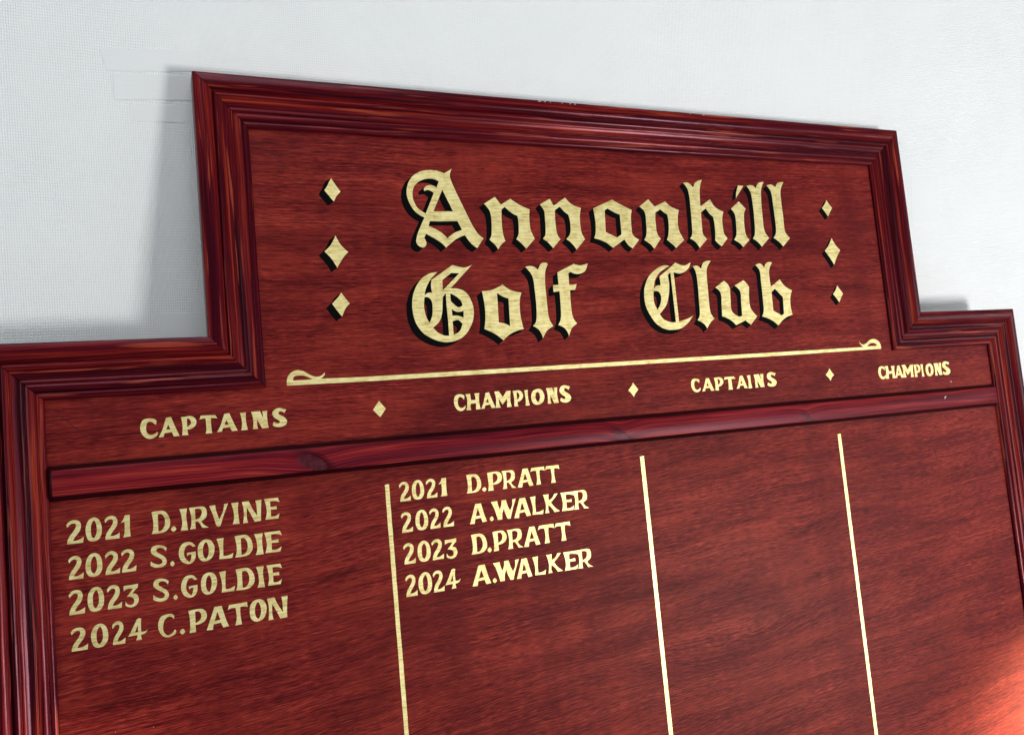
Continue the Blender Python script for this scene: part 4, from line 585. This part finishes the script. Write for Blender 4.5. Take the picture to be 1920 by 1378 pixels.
GLYPHS = {
"hC":[[[1.0,0.266,0],[0.965,0.131,1],[0.804,0.029,1],[0.569,-0.024,1],[0.316,0.035,1],[0.098,0.221,1],[0.01,0.43,1],[0.01,0.632,1],[0.072,0.808,1],[0.183,0.948,1],[0.379,1.015,1],[0.661,1.016,1],[0.839,0.975,1],[0.963,0.899,0],[0.95,0.774,0],[0.91,0.673,0],[0.799,0.761,1],[0.675,0.837,1],[0.522,0.847,1],[0.414,0.763,1],[0.353,0.609,1],[0.341,0.428,1],[0.408,0.265,1],[0.556,0.174,1],[0.71,0.174,1],[0.868,0.23,1],[0.977,0.313,0]]],
"hA":[[[0.399,0.99,0],[0.641,1.007,0],[0.849,0.393,0],[1.0,0.009,0],[0.724,0.003,0],[0.636,0.231,0],[0.293,0.201,0],[0.234,0.015,0],[0.0,0.006,0],[0.183,0.338,0]],[[0.487,0.64,0],[0.58,0.383,0],[0.377,0.385,0]]],
"hP":[[[0.0,0.982,0],[0.287,0.985,1],[0.576,0.997,1],[0.803,0.936,1],[0.953,0.807,1],[1.0,0.66,1],[0.93,0.496,1],[0.761,0.364,1],[0.553,0.295,1],[0.403,0.294,0],[0.385,0.153,1],[0.431,-0.005,0],[0.021,0.002,0],[0.06,0.223,1],[0.073,0.6,1]],[[0.381,0.889,0],[0.535,0.832,1],[0.64,0.683,1],[0.586,0.543,1],[0.376,0.426,0]]],
"hT":[[[0.078,0.979,0],[0.881,0.968,0],[1.0,0.78,0],[0.795,0.802,1],[0.631,0.79,0],[0.633,0.428,1],[0.641,0.159,1],[0.672,-0.02,0],[0.288,-0.01,0],[0.343,0.184,1],[0.351,0.499,1],[0.333,0.804,0],[0.171,0.803,1],[0.0,0.772,0]]],
"hI":[[[0.0,0.97,0],[0.848,0.989,0],[0.771,0.673,1],[0.819,0.314,1],[1.0,-0.011,0],[0.04,-0.019,0],[0.184,0.285,1],[0.175,0.615,1]]],
"hN":[[[0.0,0.994,0],[0.537,1.01,0],[0.697,0.608,0],[0.699,0.829,1],[0.671,1.008,0],[0.982,1.006,0],[0.938,0.576,1],[0.956,0.26,1],[1.0,0.0,0],[0.605,-0.009,0],[0.328,0.519,0],[0.306,0.211,1],[0.358,-0.013,0],[0.042,-0.011,0],[0.08,0.229,1],[0.082,0.641,1]]],
"hS":[[[0.991,0.994,0],[0.85,0.788,0],[0.641,0.895,1],[0.468,0.865,1],[0.444,0.76,1],[0.591,0.657,1],[0.829,0.534,1],[0.972,0.377,1],[0.992,0.241,1],[0.853,0.064,1],[0.598,-0.023,1],[0.32,-0.014,1],[0.109,0.042,1],[0.0,0.142,0],[0.1,0.32,0],[0.218,0.245,1],[0.4,0.205,1],[0.498,0.277,1],[0.444,0.374,1],[0.238,0.495,1],[0.065,0.652,1],[0.032,0.813,1],[0.122,0.979,1],[0.316,1.087,1],[0.565,1.105,1],[0.777,1.047,1]]],
"hH":[[[0.008,1.001,0],[0.343,1.016,0],[0.356,0.796,1],[0.367,0.6,0],[0.701,0.599,0],[0.685,0.799,1],[0.645,1.001,0],[1.0,1.011,0],[0.933,0.578,1],[0.95,0.244,1],[0.996,0.0,0],[0.666,-0.002,0],[0.689,0.176,1],[0.692,0.391,0],[0.339,0.382,0],[0.299,0.198,1],[0.332,-0.003,0],[0.0,0.0,0],[0.087,0.375,1],[0.099,0.706,1]]],
"hM":[[[0.01,1.014,0],[0.283,1.026,0],[0.506,0.644,0],[0.754,1.001,0],[1.0,1.006,0],[0.951,0.551,1],[0.944,0.256,1],[0.99,-0.002,0],[0.695,-0.01,0],[0.735,0.228,1],[0.737,0.523,0],[0.455,0.163,0],[0.253,0.556,0],[0.255,0.303,1],[0.321,0.004,0],[0.0,-0.003,0],[0.068,0.274,1],[0.083,0.651,1]]],
"hO":[[[0.549,1.008,1],[0.812,0.927,1],[0.974,0.678,1],[0.99,0.418,1],[0.878,0.167,1],[0.637,0.003,1],[0.339,-0.01,1],[0.106,0.113,1],[0.004,0.399,1],[0.032,0.655,1],[0.165,0.882,1]],[[0.528,0.816,1],[0.656,0.635,1],[0.66,0.44,1],[0.59,0.251,1],[0.48,0.151,1],[0.369,0.267,1],[0.321,0.506,1],[0.383,0.717,1]]],
"e2":[[[0.0,0.864,0],[0.169,0.989,1],[0.454,1.044,1],[0.733,0.986,1],[0.873,0.842,1],[0.851,0.639,1],[0.719,0.475,1],[0.484,0.291,1],[0.345,0.134,0],[0.635,0.138,1],[1.0,0.26,0],[0.958,0.001,0],[0.003,-0.0,0],[0.033,0.157,1],[0.166,0.348,1],[0.422,0.559,1],[0.562,0.722,1],[0.57,0.839,1],[0.464,0.891,1],[0.282,0.878,1],[0.052,0.737,0]]],
"e0":[[[0.572,1.06,1],[0.809,0.972,1],[0.958,0.768,1],[1.0,0.498,1],[0.941,0.238,1],[0.745,0.049,1],[0.458,-0.005,1],[0.18,0.056,1],[0.034,0.26,1],[0.004,0.526,1],[0.092,0.812,1],[0.286,1.002,1]],[[0.543,0.927,1],[0.655,0.794,1],[0.691,0.554,1],[0.651,0.322,1],[0.488,0.131,0],[0.353,0.231,1],[0.321,0.469,1],[0.37,0.759,1]]],
"e1":[[[0.47,0.999,0],[1.0,1.005,0],[0.95,0.648,1],[0.931,0.29,1],[0.97,0.019,0],[0.193,0.012,0],[0.343,0.198,1],[0.384,0.494,1],[0.367,0.704,0],[0.0,0.685,0],[0.248,0.799,1]]],
"eD":[[[0.054,1.0,0],[0.363,1.021,1],[0.677,0.998,1],[0.877,0.832,1],[0.984,0.577,1],[0.996,0.393,1],[0.942,0.216,1],[0.755,0.054,1],[0.47,-0.006,1],[0.0,-0.001,0],[0.08,0.157,1],[0.12,0.515,1]],[[0.37,0.859,0],[0.563,0.864,1],[0.692,0.699,1],[0.729,0.452,1],[0.662,0.246,1],[0.513,0.11,1],[0.354,0.082,0],[0.363,0.49,0]]],
"e.":[[[0.565,0.226,1],[0.918,0.151,1],[0.965,0.063,1],[0.511,-0.019,1],[0.102,0.039,1],[0.047,0.145,1]]],
"eI":[[[0.0,0.989,0],[1.0,0.988,0],[0.851,0.671,1],[0.873,0.32,1],[0.975,-0.026,0],[0.032,-0.02,0],[0.247,0.24,1],[0.215,0.66,1]]],
"eR":[[[0.013,0.995,0],[0.378,1.001,1],[0.757,0.993,1],[0.898,0.891,1],[0.938,0.693,1],[0.889,0.485,1],[0.754,0.376,1],[0.632,0.317,0],[0.737,0.148,1],[1.0,-0.02,0],[0.663,-0.003,0],[0.57,0.165,1],[0.447,0.326,0],[0.309,0.326,0],[0.296,0.158,1],[0.318,-0.012,0],[0.0,-0.01,0],[0.076,0.181,1],[0.111,0.493,1],[0.087,0.741,1]],[[0.329,0.901,0],[0.519,0.91,1],[0.661,0.826,1],[0.656,0.65,1],[0.551,0.484,1],[0.324,0.419,0]]],
"eV":[[[0.0,0.968,0],[0.316,0.981,0],[0.337,0.712,1],[0.485,0.288,0],[0.688,0.639,1],[0.784,0.986,0],[1.0,0.992,0],[0.76,0.525,1],[0.523,-0.018,0],[0.395,-0.039,0],[0.309,0.024,0],[0.197,0.408,1]]],
"eN":[[[0.0,0.978,0],[0.357,0.993,0],[0.497,0.652,1],[0.728,0.247,0],[0.727,0.663,1],[0.685,0.986,0],[1.0,0.995,0],[0.943,0.566,1],[0.909,-0.017,0],[0.583,-0.025,0],[0.402,0.375,1],[0.242,0.699,0],[0.206,0.289,1],[0.253,-0.022,0],[0.003,-0.028,0],[0.056,0.307,1],[0.062,0.665,1]]],
"eE":[[[0.0,0.999,0],[0.907,0.994,0],[1.0,0.766,0],[0.721,0.845,1],[0.378,0.857,0],[0.378,0.591,0],[0.598,0.582,1],[0.773,0.603,0],[0.782,0.438,0],[0.391,0.455,0],[0.371,0.129,0],[0.654,0.121,1],[0.936,0.234,0],[0.84,-0.005,0],[0.007,-0.001,0],[0.112,0.353,1],[0.082,0.719,1]]],
"eS":[[[0.024,0.34,0],[0.196,0.236,1],[0.461,0.157,1],[0.666,0.187,1],[0.72,0.303,1],[0.593,0.421,1],[0.309,0.554,1],[0.095,0.697,1],[0.06,0.839,1],[0.184,1.001,1],[0.481,1.048,1],[0.794,0.993,1],[1.0,0.885,0],[0.947,0.723,0],[0.785,0.871,1],[0.561,0.911,1],[0.399,0.858,1],[0.392,0.754,1],[0.586,0.63,1],[0.847,0.482,1],[0.969,0.295,1],[0.911,0.127,1],[0.676,0.013,1],[0.315,0.023,1],[0.0,0.135,0]]],
"eG":[[[0.584,1.025,1],[0.797,0.975,0],[1.0,0.784,0],[0.824,0.761,0],[0.659,0.877,1],[0.462,0.834,1],[0.316,0.604,1],[0.338,0.32,1],[0.579,0.076,0],[0.676,0.213,1],[0.734,0.425,0],[0.582,0.417,1],[0.471,0.369,0],[0.468,0.51,0],[0.973,0.533,0],[0.952,0.254,1],[0.817,0.075,1],[0.551,-0.012,1],[0.214,0.089,1],[0.037,0.318,1],[0.004,0.567,1],[0.095,0.82,1],[0.3,0.985,1]]],
"eO":[[[0.543,1.03,1],[0.825,0.948,1],[0.983,0.7,1],[0.989,0.487,1],[0.903,0.247,1],[0.689,0.058,1],[0.333,0.008,1],[0.081,0.159,1],[0.002,0.45,1],[0.048,0.763,1],[0.252,0.971,1]],[[0.511,0.899,1],[0.631,0.737,1],[0.656,0.486,1],[0.593,0.245,1],[0.473,0.11,0],[0.35,0.236,1],[0.303,0.488,1],[0.368,0.765,1]]],
"eL":[[[0.0,0.985,0],[0.444,0.996,0],[0.378,0.61,1],[0.363,0.141,0],[0.646,0.137,1],[1.0,0.226,0],[0.909,-0.007,0],[0.084,0.017,0],[0.145,0.348,1],[0.081,0.71,1]]],
"e3":[[[0.018,0.933,0],[0.469,0.938,1],[0.991,0.951,0],[0.978,0.79,0],[0.788,0.689,1],[0.581,0.546,0],[0.841,0.508,1],[0.986,0.347,1],[0.97,0.158,1],[0.799,0.013,1],[0.477,-0.05,1],[0.211,-0.003,1],[0.073,0.068,0],[0.105,0.24,0],[0.264,0.094,1],[0.532,0.068,1],[0.677,0.171,1],[0.644,0.321,1],[0.471,0.41,1],[0.19,0.445,0],[0.394,0.578,1],[0.635,0.761,0],[0.322,0.789,1],[0.0,0.707,0]]],
"e4":[[[0.554,1.027,0],[0.701,0.997,0],[0.66,0.71,1],[0.665,0.408,0],[0.83,0.399,1],[1.0,0.465,0],[0.875,0.317,1],[0.64,0.261,0],[0.676,0.04,0],[0.39,0.037,0],[0.453,0.169,1],[0.475,0.262,0],[0.246,0.275,1],[0.0,0.26,0],[0.196,0.537,1],[0.451,0.967,0]],[[0.497,0.734,0],[0.51,0.401,0],[0.352,0.4,0]]],
"eC":[[[0.743,1.006,1],[0.924,0.893,0],[0.914,0.743,0],[0.734,0.874,1],[0.537,0.871,1],[0.352,0.717,1],[0.27,0.477,1],[0.296,0.223,1],[0.48,0.056,1],[0.746,0.11,1],[0.932,0.264,0],[1.0,0.166,0],[0.871,0.022,1],[0.516,-0.056,1],[0.219,0.055,1],[0.041,0.293,1],[0.002,0.548,1],[0.074,0.789,1],[0.26,0.961,1]]],
"eP":[[[0.008,0.995,0],[0.437,1.019,1],[0.752,1.001,1],[0.945,0.857,1],[0.997,0.652,1],[0.891,0.449,1],[0.656,0.335,1],[0.346,0.296,0],[0.359,-0.015,0],[0.0,-0.018,0],[0.06,0.304,1],[0.051,0.665,1]],[[0.374,0.912,0],[0.586,0.903,1],[0.695,0.727,1],[0.625,0.519,1],[0.353,0.382,0]]],
"eA":[[[0.406,0.991,0],[0.73,0.992,0],[0.89,0.332,0],[1.0,0.006,0],[0.74,-0.011,0],[0.656,0.226,0],[0.324,0.203,0],[0.276,-0.034,0],[0.0,-0.023,0],[0.181,0.415,0]],[[0.52,0.748,0],[0.647,0.365,0],[0.378,0.345,0]]],
"eT":[[[0.085,0.983,0],[0.533,0.979,1],[0.974,0.987,0],[1.0,0.746,0],[0.834,0.8,1],[0.639,0.807,0],[0.613,0.44,1],[0.653,-0.001,0],[0.336,-0.008,0],[0.418,0.324,1],[0.395,0.792,0],[0.171,0.815,1],[0.0,0.757,0]]],
"eW":[[[0.0,0.989,0],[0.254,1.007,0],[0.273,0.78,1],[0.329,0.539,0],[0.401,0.757,1],[0.424,1.012,0],[0.598,1.013,0],[0.656,0.674,1],[0.732,0.422,0],[0.831,0.682,1],[0.847,0.989,0],[1.0,1.002,0],[0.85,0.525,1],[0.725,-0.013,0],[0.604,-0.003,0],[0.518,0.351,1],[0.488,0.549,0],[0.415,0.331,1],[0.393,-0.003,0],[0.22,0.001,0],[0.127,0.536,1]]],
"eK":[[[0.0,1.007,0],[0.377,1.005,0],[0.331,0.815,1],[0.365,0.694,0],[0.617,0.823,1],[0.732,0.995,0],[0.971,1.001,0],[0.753,0.769,1],[0.468,0.565,0],[0.694,0.266,1],[1.0,0.029,0],[0.655,0.005,0],[0.503,0.248,1],[0.296,0.427,0],[0.261,0.197,1],[0.324,0.015,0],[0.041,0.007,0],[0.129,0.368,1],[0.085,0.724,1]]]}
WORDS = [
["heading","CAPTAINS","h",[["C",-699.9,-680.6,-53.4,-29.5],["A",-679.8,-656.1,-53.1,-29.5],["P",-653.4,-635.5,-52.7,-29.6],["T",-632.0,-610.9,-52.4,-29.6],["A",-612.3,-587.8,-52.1,-29.6],["I",-583.6,-575.0,-51.8,-29.6],["N",-569.9,-549.5,-51.5,-29.6],["S",-544.5,-526.0,-51.2,-29.6]]],
["heading","CHAMPIONS","h",[["C",-296.2,-279.2,-48.8,-25.9],["H",-278.4,-256.9,-48.7,-25.8],["A",-256.2,-234.0,-48.6,-25.7],["M",-234.1,-208.4,-48.5,-25.6],["P",-205.1,-189.0,-48.4,-25.5],["I",-186.9,-179.9,-48.3,-25.5],["O",-176.4,-154.9,-48.2,-25.4],["N",-151.2,-132.4,-48.1,-25.3],["S",-129.9,-111.1,-48.0,-25.2]]],
["heading","CAPTAINS","h",[["C",105.9,123.3,-47.6,-26.8],["A",126.0,149.8,-47.6,-26.7],["P",151.6,169.3,-47.7,-26.6],["T",171.1,194.4,-47.7,-26.5],["A",194.5,217.0,-47.8,-26.5],["I",218.0,226.6,-47.8,-26.4],["N",232.0,252.3,-47.9,-26.3],["S",258.6,278.4,-47.9,-26.3]]],
["heading","CHAMPIONS","h",[["C",509.9,527.3,-50.0,-27.6],["H",526.4,550.9,-50.2,-27.7],["A",549.1,570.6,-50.3,-27.8],["M",568.7,597.0,-50.4,-27.9],["P",598.4,615.3,-50.6,-28.0],["I",616.1,622.9,-50.7,-28.1],["O",627.6,648.0,-50.8,-28.1],["N",650.1,669.9,-50.9,-28.2],["S",671.1,691.5,-51.0,-28.3]]],
["entry","2021 D.IRVINE","e",[["2",-783.7,-766.6,-168.2,-142.2],["0",-764.3,-747.1,-168.1,-142.1],["2",-743.8,-728.1,-168.0,-142.0],["1",-726.7,-716.3,-168.0,-142.0],["D",-693.8,-672.5,-167.8,-141.8],[".",-671.9,-665.9,-167.7,-141.7],["I",-661.4,-652.5,-167.6,-141.6],["R",-650.7,-628.9,-167.6,-141.6],["V",-626.9,-604.6,-167.4,-141.4],["I",-601.0,-592.4,-167.4,-141.4],["N",-588.4,-564.5,-167.3,-141.3],["E",-561.3,-542.4,-167.1,-141.1]]],
["entry","2022 S.GOLDIE","e",[["2",-783.7,-768.3,-208.8,-183.3],["0",-766.2,-748.3,-208.8,-183.2],["2",-745.5,-729.7,-208.7,-183.2],["2",-728.1,-712.2,-208.7,-183.1],["S",-696.9,-678.2,-208.7,-183.1],[".",-675.3,-670.3,-208.7,-183.0],["G",-665.0,-645.2,-208.7,-183.0],["O",-643.5,-623.8,-208.7,-183.0],["L",-620.7,-602.1,-208.7,-182.9],["D",-600.5,-578.6,-208.7,-182.9],["I",-576.2,-565.6,-208.7,-182.8],["E",-564.0,-542.3,-208.7,-182.8]]],
["entry","2023 S.GOLDIE","e",[["2",-784.9,-768.5,-248.7,-222.2],["0",-765.8,-748.4,-248.7,-222.3],["2",-745.1,-729.6,-248.8,-222.5],["3",-727.4,-711.6,-248.8,-222.6],["S",-696.1,-677.9,-248.8,-222.8],[".",-673.7,-669.0,-248.9,-222.9],["G",-664.6,-645.6,-248.9,-223.0],["O",-642.0,-623.2,-248.9,-223.2],["L",-620.3,-602.5,-249.0,-223.4],["D",-602.0,-578.9,-249.0,-223.5],["I",-576.4,-567.0,-249.0,-223.7],["E",-563.7,-545.0,-249.0,-223.8]]],
["entry","2024 C.PATON","e",[["2",-784.6,-767.4,-289.8,-264.8],["0",-764.0,-746.1,-289.9,-264.8],["2",-741.8,-727.9,-290.0,-264.7],["4",-725.3,-703.7,-290.1,-264.7],["C",-692.3,-672.5,-290.2,-264.6],[".",-668.7,-663.1,-290.2,-264.6],["P",-658.1,-637.2,-290.3,-264.5],["A",-638.7,-612.8,-290.4,-264.5],["T",-613.0,-589.4,-290.5,-264.4],["O",-587.5,-566.9,-290.6,-264.4],["N",-565.9,-540.6,-290.7,-264.3]]],
["entry","2021 D.PRATT","e",[["2",-385.0,-369.5,-164.7,-140.0],["0",-367.7,-350.2,-164.6,-139.9],["2",-347.0,-331.6,-164.5,-139.7],["1",-329.3,-317.3,-164.5,-139.6],["D",-288.9,-266.1,-164.3,-139.2],[".",-265.5,-258.9,-164.2,-139.1],["P",-256.4,-233.6,-164.2,-139.0],["R",-234.0,-212.5,-164.1,-138.8],["A",-210.6,-185.9,-164.0,-138.6],["T",-188.9,-165.9,-163.9,-138.5],["T",-165.0,-142.0,-163.8,-138.3]]],
["entry","2022 A.WALKER","e",[["2",-385.6,-369.9,-206.3,-180.5],["0",-366.1,-347.9,-206.3,-180.4],["2",-345.7,-330.6,-206.3,-180.3],["2",-326.9,-311.3,-206.3,-180.2],["A",-288.2,-262.3,-206.3,-180.0],[".",-258.2,-251.8,-206.3,-179.9],["W",-254.1,-215.5,-206.3,-179.8],["A",-220.5,-194.0,-206.3,-179.7],["L",-193.3,-173.5,-206.2,-179.6],["K",-172.5,-147.7,-206.2,-179.5],["E",-144.3,-122.0,-206.2,-179.4],["R",-124.0,-99.2,-206.2,-179.3]]],
["entry","2023 D.PRATT","e",[["2",-386.0,-369.5,-248.4,-222.2],["0",-366.6,-348.1,-248.4,-222.2],["2",-346.1,-329.5,-248.4,-222.1],["3",-327.2,-309.8,-248.4,-222.1],["D",-289.6,-265.2,-248.4,-222.0],[".",-265.7,-259.2,-248.4,-222.0],["P",-256.2,-234.8,-248.4,-221.9],["R",-234.2,-209.9,-248.4,-221.9],["A",-209.4,-183.7,-248.4,-221.8],["T",-185.6,-159.4,-248.4,-221.8],["T",-158.5,-132.9,-248.4,-221.7]]],
["entry","2024 A.WALKER","e",[["2",-386.7,-370.7,-291.1,-263.8],["0",-368.9,-349.8,-291.1,-263.9],["2",-348.1,-332.5,-291.1,-264.0],["4",-331.2,-308.6,-291.1,-264.1],["A",-292.3,-264.2,-291.2,-264.3],[".",-261.7,-255.5,-291.2,-264.4],["W",-259.2,-219.2,-291.2,-264.5],["A",-225.1,-200.8,-291.2,-264.6],["L",-198.3,-178.6,-291.2,-264.7],["K",-176.4,-151.8,-291.2,-264.9],["E",-149.0,-124.7,-291.3,-265.0],["R",-126.8,-102.1,-291.3,-265.1]]]]
ZS0, ZS1, ZG1 = .00004, .00012, .00030
for (ch, cons), sh in zip(TITLE, SHADES):
    dia = ch == 'diamond'
    loops = [wobble(sample(c), .0003, 160) for c in cons]
    sl = [[(x*.001, y*.001) for x, y in c] for c in sh]
    if dia: groups = [[loops[0]]]
    elif ch == 'i': groups = [[loops[0]], [loops[1]]]
    else: groups = [loops]
    o = sheet("diamond" if dia else "title_letter", groups, ZS1 - .00002, ZG1, M_GOLD, header)
    # outer outlines and holes of the black block shade
    def area2(l): return sum(l[i-1][0]*l[i][1]-l[i][0]*l[i-1][1] for i in range(len(l)))/2
    if ch == 'i':
        # body and dot are separate solids
        sg = [[l] for l in sl]
    else:
        sl.sort(key=lambda l: -abs(area2(l)))
        sg = [sl]
    sheet("diamond_shade" if dia else "letter_shade", sg, ZS0, ZS1, M_BLACK, header)
for nm, cons in PLAIN:
    loops = [wobble(sample(c), .0003, 160) for c in cons]
    if nm == 'rule':
        sheet("scrolled_rule", [loops], ZS0, ZG1, M_GOLD, header, "long gold rule with a curled scroll at each end")
    else:
        sheet("diamond", [loops], ZS0, ZG1, M_GOLD, header)
for kind, text, gs, letters in WORDS:
    par = header if kind == 'heading' else main
    parts = [(text, letters)] if kind == 'heading' else [(text[:4], letters[:4]), (text[5:], letters[4:])]
    for k, (tx, ls) in enumerate(parts):
        sets = []
        for ch, x0, x1, yb_, yc_ in ls:
            loops = []
            for con in GLYPHS[gs + ch]:
                c2 = [(x0 + p[0]*(x1-x0), yb_ + p[1]*(yc_-yb_), p[2]) for p in con]
                loops.append(wobble(sample(c2, n=4), .0003, 90))
            sets.append(loops)
        nm = "column_heading" if kind == 'heading' else ("year" if k == 0 else "winner_name")
        sheet(nm, sets, ZS0, ZG1, M_GOLD, par, "gold lettering reading " + tx)
for x0, x1, ytop in ((-.4043, -.3985, -.1400), (-.0026, .0044, -.1400), (.3972, .4042, -.1390)):
    l = []
    for k in range(120):
        y = ytop + (YB - ytop) * k / 119
        l.append((x0 + .00035 * mnoise.noise(Vector((x0*9, y*90, 1))), y))
    for k in range(119, -1, -1):
        y = ytop + (YB - ytop) * k / 119
        l.append((x1 + .0004 * mnoise.noise(Vector((x1*9, y*110, 4))), y + (.0006 if k == 0 else 0)))
    sheet("column_line", [[l]], ZS0, ZG1, M_GOLD, main)

# ------------------------------------------------------------------ small damage
def scratch(x0, y0, x1, y1, w, par, z=.0):
    d = Vector((x1-x0, y1-y0)); n = Vector((-d.y, d.x)).normalized(); l1, l2 = [], []
    for k in range(13):
        s = k/12; hw = w * (.35 + .65*math.sin(math.pi*min(1, s*1.0))) / 2
        q = Vector((x0, y0)) + d*s + n * .0006*mnoise.noise(Vector((s*4, x0*10, 0)))
        l1.append(q + n*hw); l2.append(q - n*hw)
    sheet("scratch", [[l1 + l2[::-1]]], z + .00003, z + .00008, M_SCR, par)
scratch(-.5439, .3322, -.4986, .2878, .0010, header)
scratch(-.7942, -.0089, -.7498, -.0546, .0009, header)
scratch(.6180, -.1500, .6300, -.2300, .0008, main)
scratch(.4900, .0040, .5080, -.0330, .0008, header)
def chip(cx, cy, z, rx, ry, rot, par, seed, mat=None):
    rng = random.Random(seed); l = []
    for k in range(11):
        t = 2*math.pi*k/11; r = rng.uniform(.6, 1.15)
        x, y = rx*r*math.cos(t), ry*r*math.sin(t)
        l.append((cx + x*math.cos(rot)-y*math.sin(rot), cy + x*math.sin(rot)+y*math.cos(rot)))
    sheet("paint_chip", [[l]], z - .0012, z + .0001, mat or M_CHIP, par)
chip(.6564, -.0929, .0104, .0042, .0018, .75, board, 3)
chip(.6895, -.0647, .0002, .0022, .0009, -.4, header, 5)
for k, (cx, w_) in enumerate(((-.1241, .0030), (-.1150, .0022), (-.0860, .0012), (-.0720, .0014), (-.0640, .0018), (-.1060, .0010), (.177, .0020), (.150, .0010))):
    chip(cx, yt + W - .0022, .0177, w_, .0009, 0.05, board, 20 + k)

# specks of dust on the varnish
rng = random.Random(31)
v, f = [], []
for k in range(90):
    x = rng.uniform(-.78, .78); y = rng.uniform(-.62, -.13); s = rng.uniform(.0003, .0008)
    n = len(v); h = .0006
    for q in range(5):
        an = 2*math.pi*q/5 + k
        v.append((x + s*math.cos(an)*rng.uniform(.6, 1.2), y + s*math.sin(an)*rng.uniform(.6, 1.2), .00002))
    v.append((x, y, h))
    f += [(n+q, n+(q+1) % 5, n+5) for q in range(5)]
dust = mesh_obj("dust_specks", v, f, plain_mat("dust_mat", (.42, .16, .13), .9, .1), main)
dust["kind"] = "stuff"
